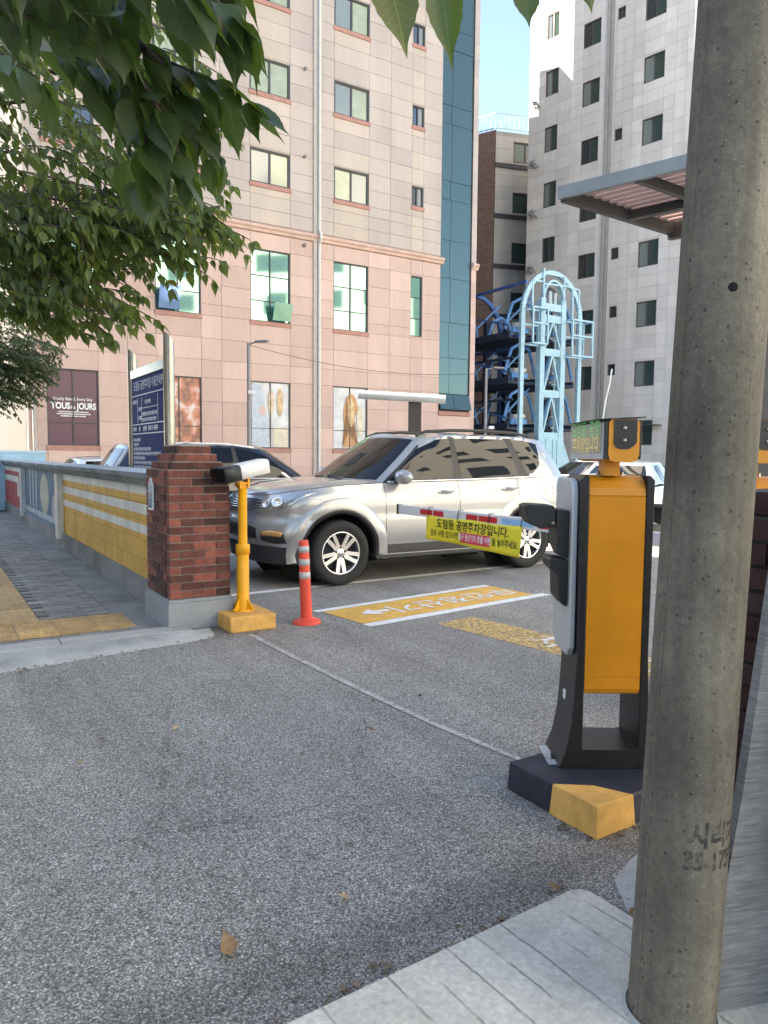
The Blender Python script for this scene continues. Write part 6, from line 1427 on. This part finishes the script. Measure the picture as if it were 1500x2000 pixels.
# finer-leaved tree further along
t3 = thing('fine_leaved_tree', 'pale green fine-leaved tree further along the wall at the left edge', 'tree', (0, 0, 0)); rn = random.Random(8)
tr_ = MB(); branch(tr_, [(-7.9, 11.6, 0), (-7.85, 11.5, 1.5), (-7.6, 11.3, 2.8), (-7.2, 11.0, 4.4)], .13, .05, 12); tr_.build('trunk', BARK, t3)
lim = MB(); L3 = []; tw = MB()
for tg in [(-5.4, 10.3, 3.2), (-5.0, 10.0, 2.7), (-5.6, 10.0, 2.35), (-6.2, 10.6, 3.8), (-5.6, 10.5, 4.2)]:
    s0 = Vector((-7.6, 11.3, 2.8)); tg = Vector(tg); branch(lim, [s0, s0.lerp(tg, .5) + Vector((0, 0, .3)), tg], .03, .008)
lim.build('limb', BARK, t3)
for c, r_, cnt in [((-5.45, 10.2, 3.15), (.95, .7, .45), 150), ((-4.95, 9.9, 2.72), (.62, .5, .25), 90), ((-5.3, 10.0, 2.35), (.45, .5, .25), 80), ((-4.7, 9.9, 2.75), (.45, .5, .32), 80), ((-4.9, 9.9, 2.35), (.4, .4, .2), 50), ((-6.3, 10.6, 3.8), (1.0, .8, .6), 50)]:
    for k in range(cnt):
        p = ell_pt(c, r_); d = Vector((rn.uniform(.0, 1), rn.uniform(-.6, .4), rn.uniform(-.3, .2))); add_spray(L3, tw, p - d.normalized() * .2, d, rn.uniform(.3, .5), 12, .062, rn, hang=.35, jit=.3)
stuff(tw.build('twigs', BARK, t3)); MERGE = [leaf_shape(1, .38, None, 3, .25, .15, .2)]; place_leaves(L3, MIDL, t3, 0, LEAFF)

# conifer glimpsed at the right edge
t4 = thing('garden_pine', 'dark green pine glimpsed at the right edge beyond the pole', 'tree', (0, 0, 0)); rn = random.Random(2)
tr_ = MB(); branch(tr_, [(10.2, 18.5, 0), (10.2, 18.5, 4.0)], .12, .03, 10); tr_.build('trunk', BARK, t4); L4 = []; tw = MB()
for k in range(90):
    z = rn.uniform(1.5, 4.1); a = rn.uniform(0, 2 * PI); rr5 = (4.4 - z) * .38; d = Vector((math.cos(a), math.sin(a), .1)); add_spray(L4, tw, (10.2, 18.5, z), d, rr5 + .2, 9, .10, rn, hang=.2, jit=.4)
stuff(tw.build('twigs', BARK, t4)); MERGE = [leaf_shape(1, .25, None, 2, .2, .1, .2)]; place_leaves(L4, MIDL, t4, 0, LEAFC)

# ------------------------------------------------------------------ fallen leaves
FALL = [((395, 1898), .085, 'large curled tan fallen leaf on the asphalt at the lower left'), ((672, 1768), .045, 'small folded tan leaf on the asphalt near the middle'), ((1096, 1742), .045, 'dry leaf lying at the tip of the grooved concrete slab'), ((733, 1434), .05, 'grey-brown leaf on the asphalt below the joint line'), ((308, 1432), .045, 'thin olive leaf on the asphalt left of the middle'), ((123, 1507), .03, 'tiny orange leaf scrap on the asphalt at the far left'), ((698, 1866), .025, 'pale round leaf scrap close to the near kerb'), ((1228, 1815), .05, 'brown leaf caught against the foot of the concrete pole')]
FALL += [((0, 0), .035, 'pale yellow leaf scrap on the grey pavers near the brick pillar'), ((0, 0), .03, 'yellow leaf crumb where the two tactile strips meet'), ((0, 0), .04, 'small dark leaf in the gutter at the foot of the yellow wall'), ((0, 0), .035, 'brown leaf on the pavers beside the blue bay of the wall')]
FXY = [(-.43, 2.06), (-.10, 2.35), (.617, 2.425), (-.04, 3.86), (-1.12, 3.85), (-1.42, 3.42), (-.07, 2.09), (.79, 2.26), (-2.55, 6.95), (-3.02, 6.47), (-2.55, 7.35), (-4.55, 9.6)]
rn = random.Random(4)
for (px_, sz, lb), (x, y) in zip(FALL, FXY):
    o = bpy.data.objects.new('fallen_leaf', leaf_shape(1, .6, DRYL, 7, rn.uniform(.3, .7), rn.uniform(-.5, -.2), .14).mesh('fallen_leaf', DRYL)); COL.objects.link(o)
    o.location = (x, y, .045 if y > 6 else .012 if y > 2.3 or x < .6 else .02); o.scale = (sz,) * 3; o.rotation_euler = (rn.uniform(-.2, .2), rn.uniform(-.3, .3), rn.uniform(0, 6.3)); tag(o, lb, 'leaf', 'fallen leaves')

# grit, twiglets and leaf crumbs gathered along the edges
rn = random.Random(9); gr_ = MB()
def scatter(a, b, n, spread, z):
    a = Vector(a); b = Vector(b); d = (b - a).normalized(); nn_ = Vector((-d.y, d.x))
    for k in range(n):
        p = a.lerp(b, rn.random()) + nn_ * rn.gauss(0, spread); sz = rn.choice((.004, .006, .008, .012, .018)); t = rn.uniform(0, 6.3); c_, s_ = math.cos(t) * sz, math.sin(t) * sz; w_ = rn.uniform(.3, .9); h_ = sz * rn.uniform(.2, .7)
        gr_.add([(p.x - c_, p.y - s_, z + .001), (p.x + s_ * w_, p.y - c_ * w_, z + h_), (p.x + c_, p.y + s_, z + .001), (p.x - s_ * w_, p.y + c_ * w_, z + h_ * .6)], [(0, 1, 2, 3)])
k2 = lambda x, y: (K + V * x + B * y).xy
scatter(C0.xy, (C0 - V * 1.3).xy, 150, .03, .004); scatter((.83, 2.77), (.56, 3.22), 70, .025, .004); scatter((.83, 2.76), (1.2, 3.0), 50, .02, .004)
scatter(k2(.10, .75), k2(.10, 6), 160, .03, .032); scatter(k2(-.02, -.02), k2(.5, -.03), 40, .03, .006); scatter(k2(.3, -.36), k2(-1.6, -.66), 80, .03, .006); scatter((-1.5, 5.9), (-.95, 6.1), 40, .03, .005); scatter((-1.5, 3.2), (1.2, 4.6), 60, .9, .004)
stuff(gr_.build('grit_and_litter', mat('litter_brown', (.17, .13, .09), .9, noise=(40, .6))))
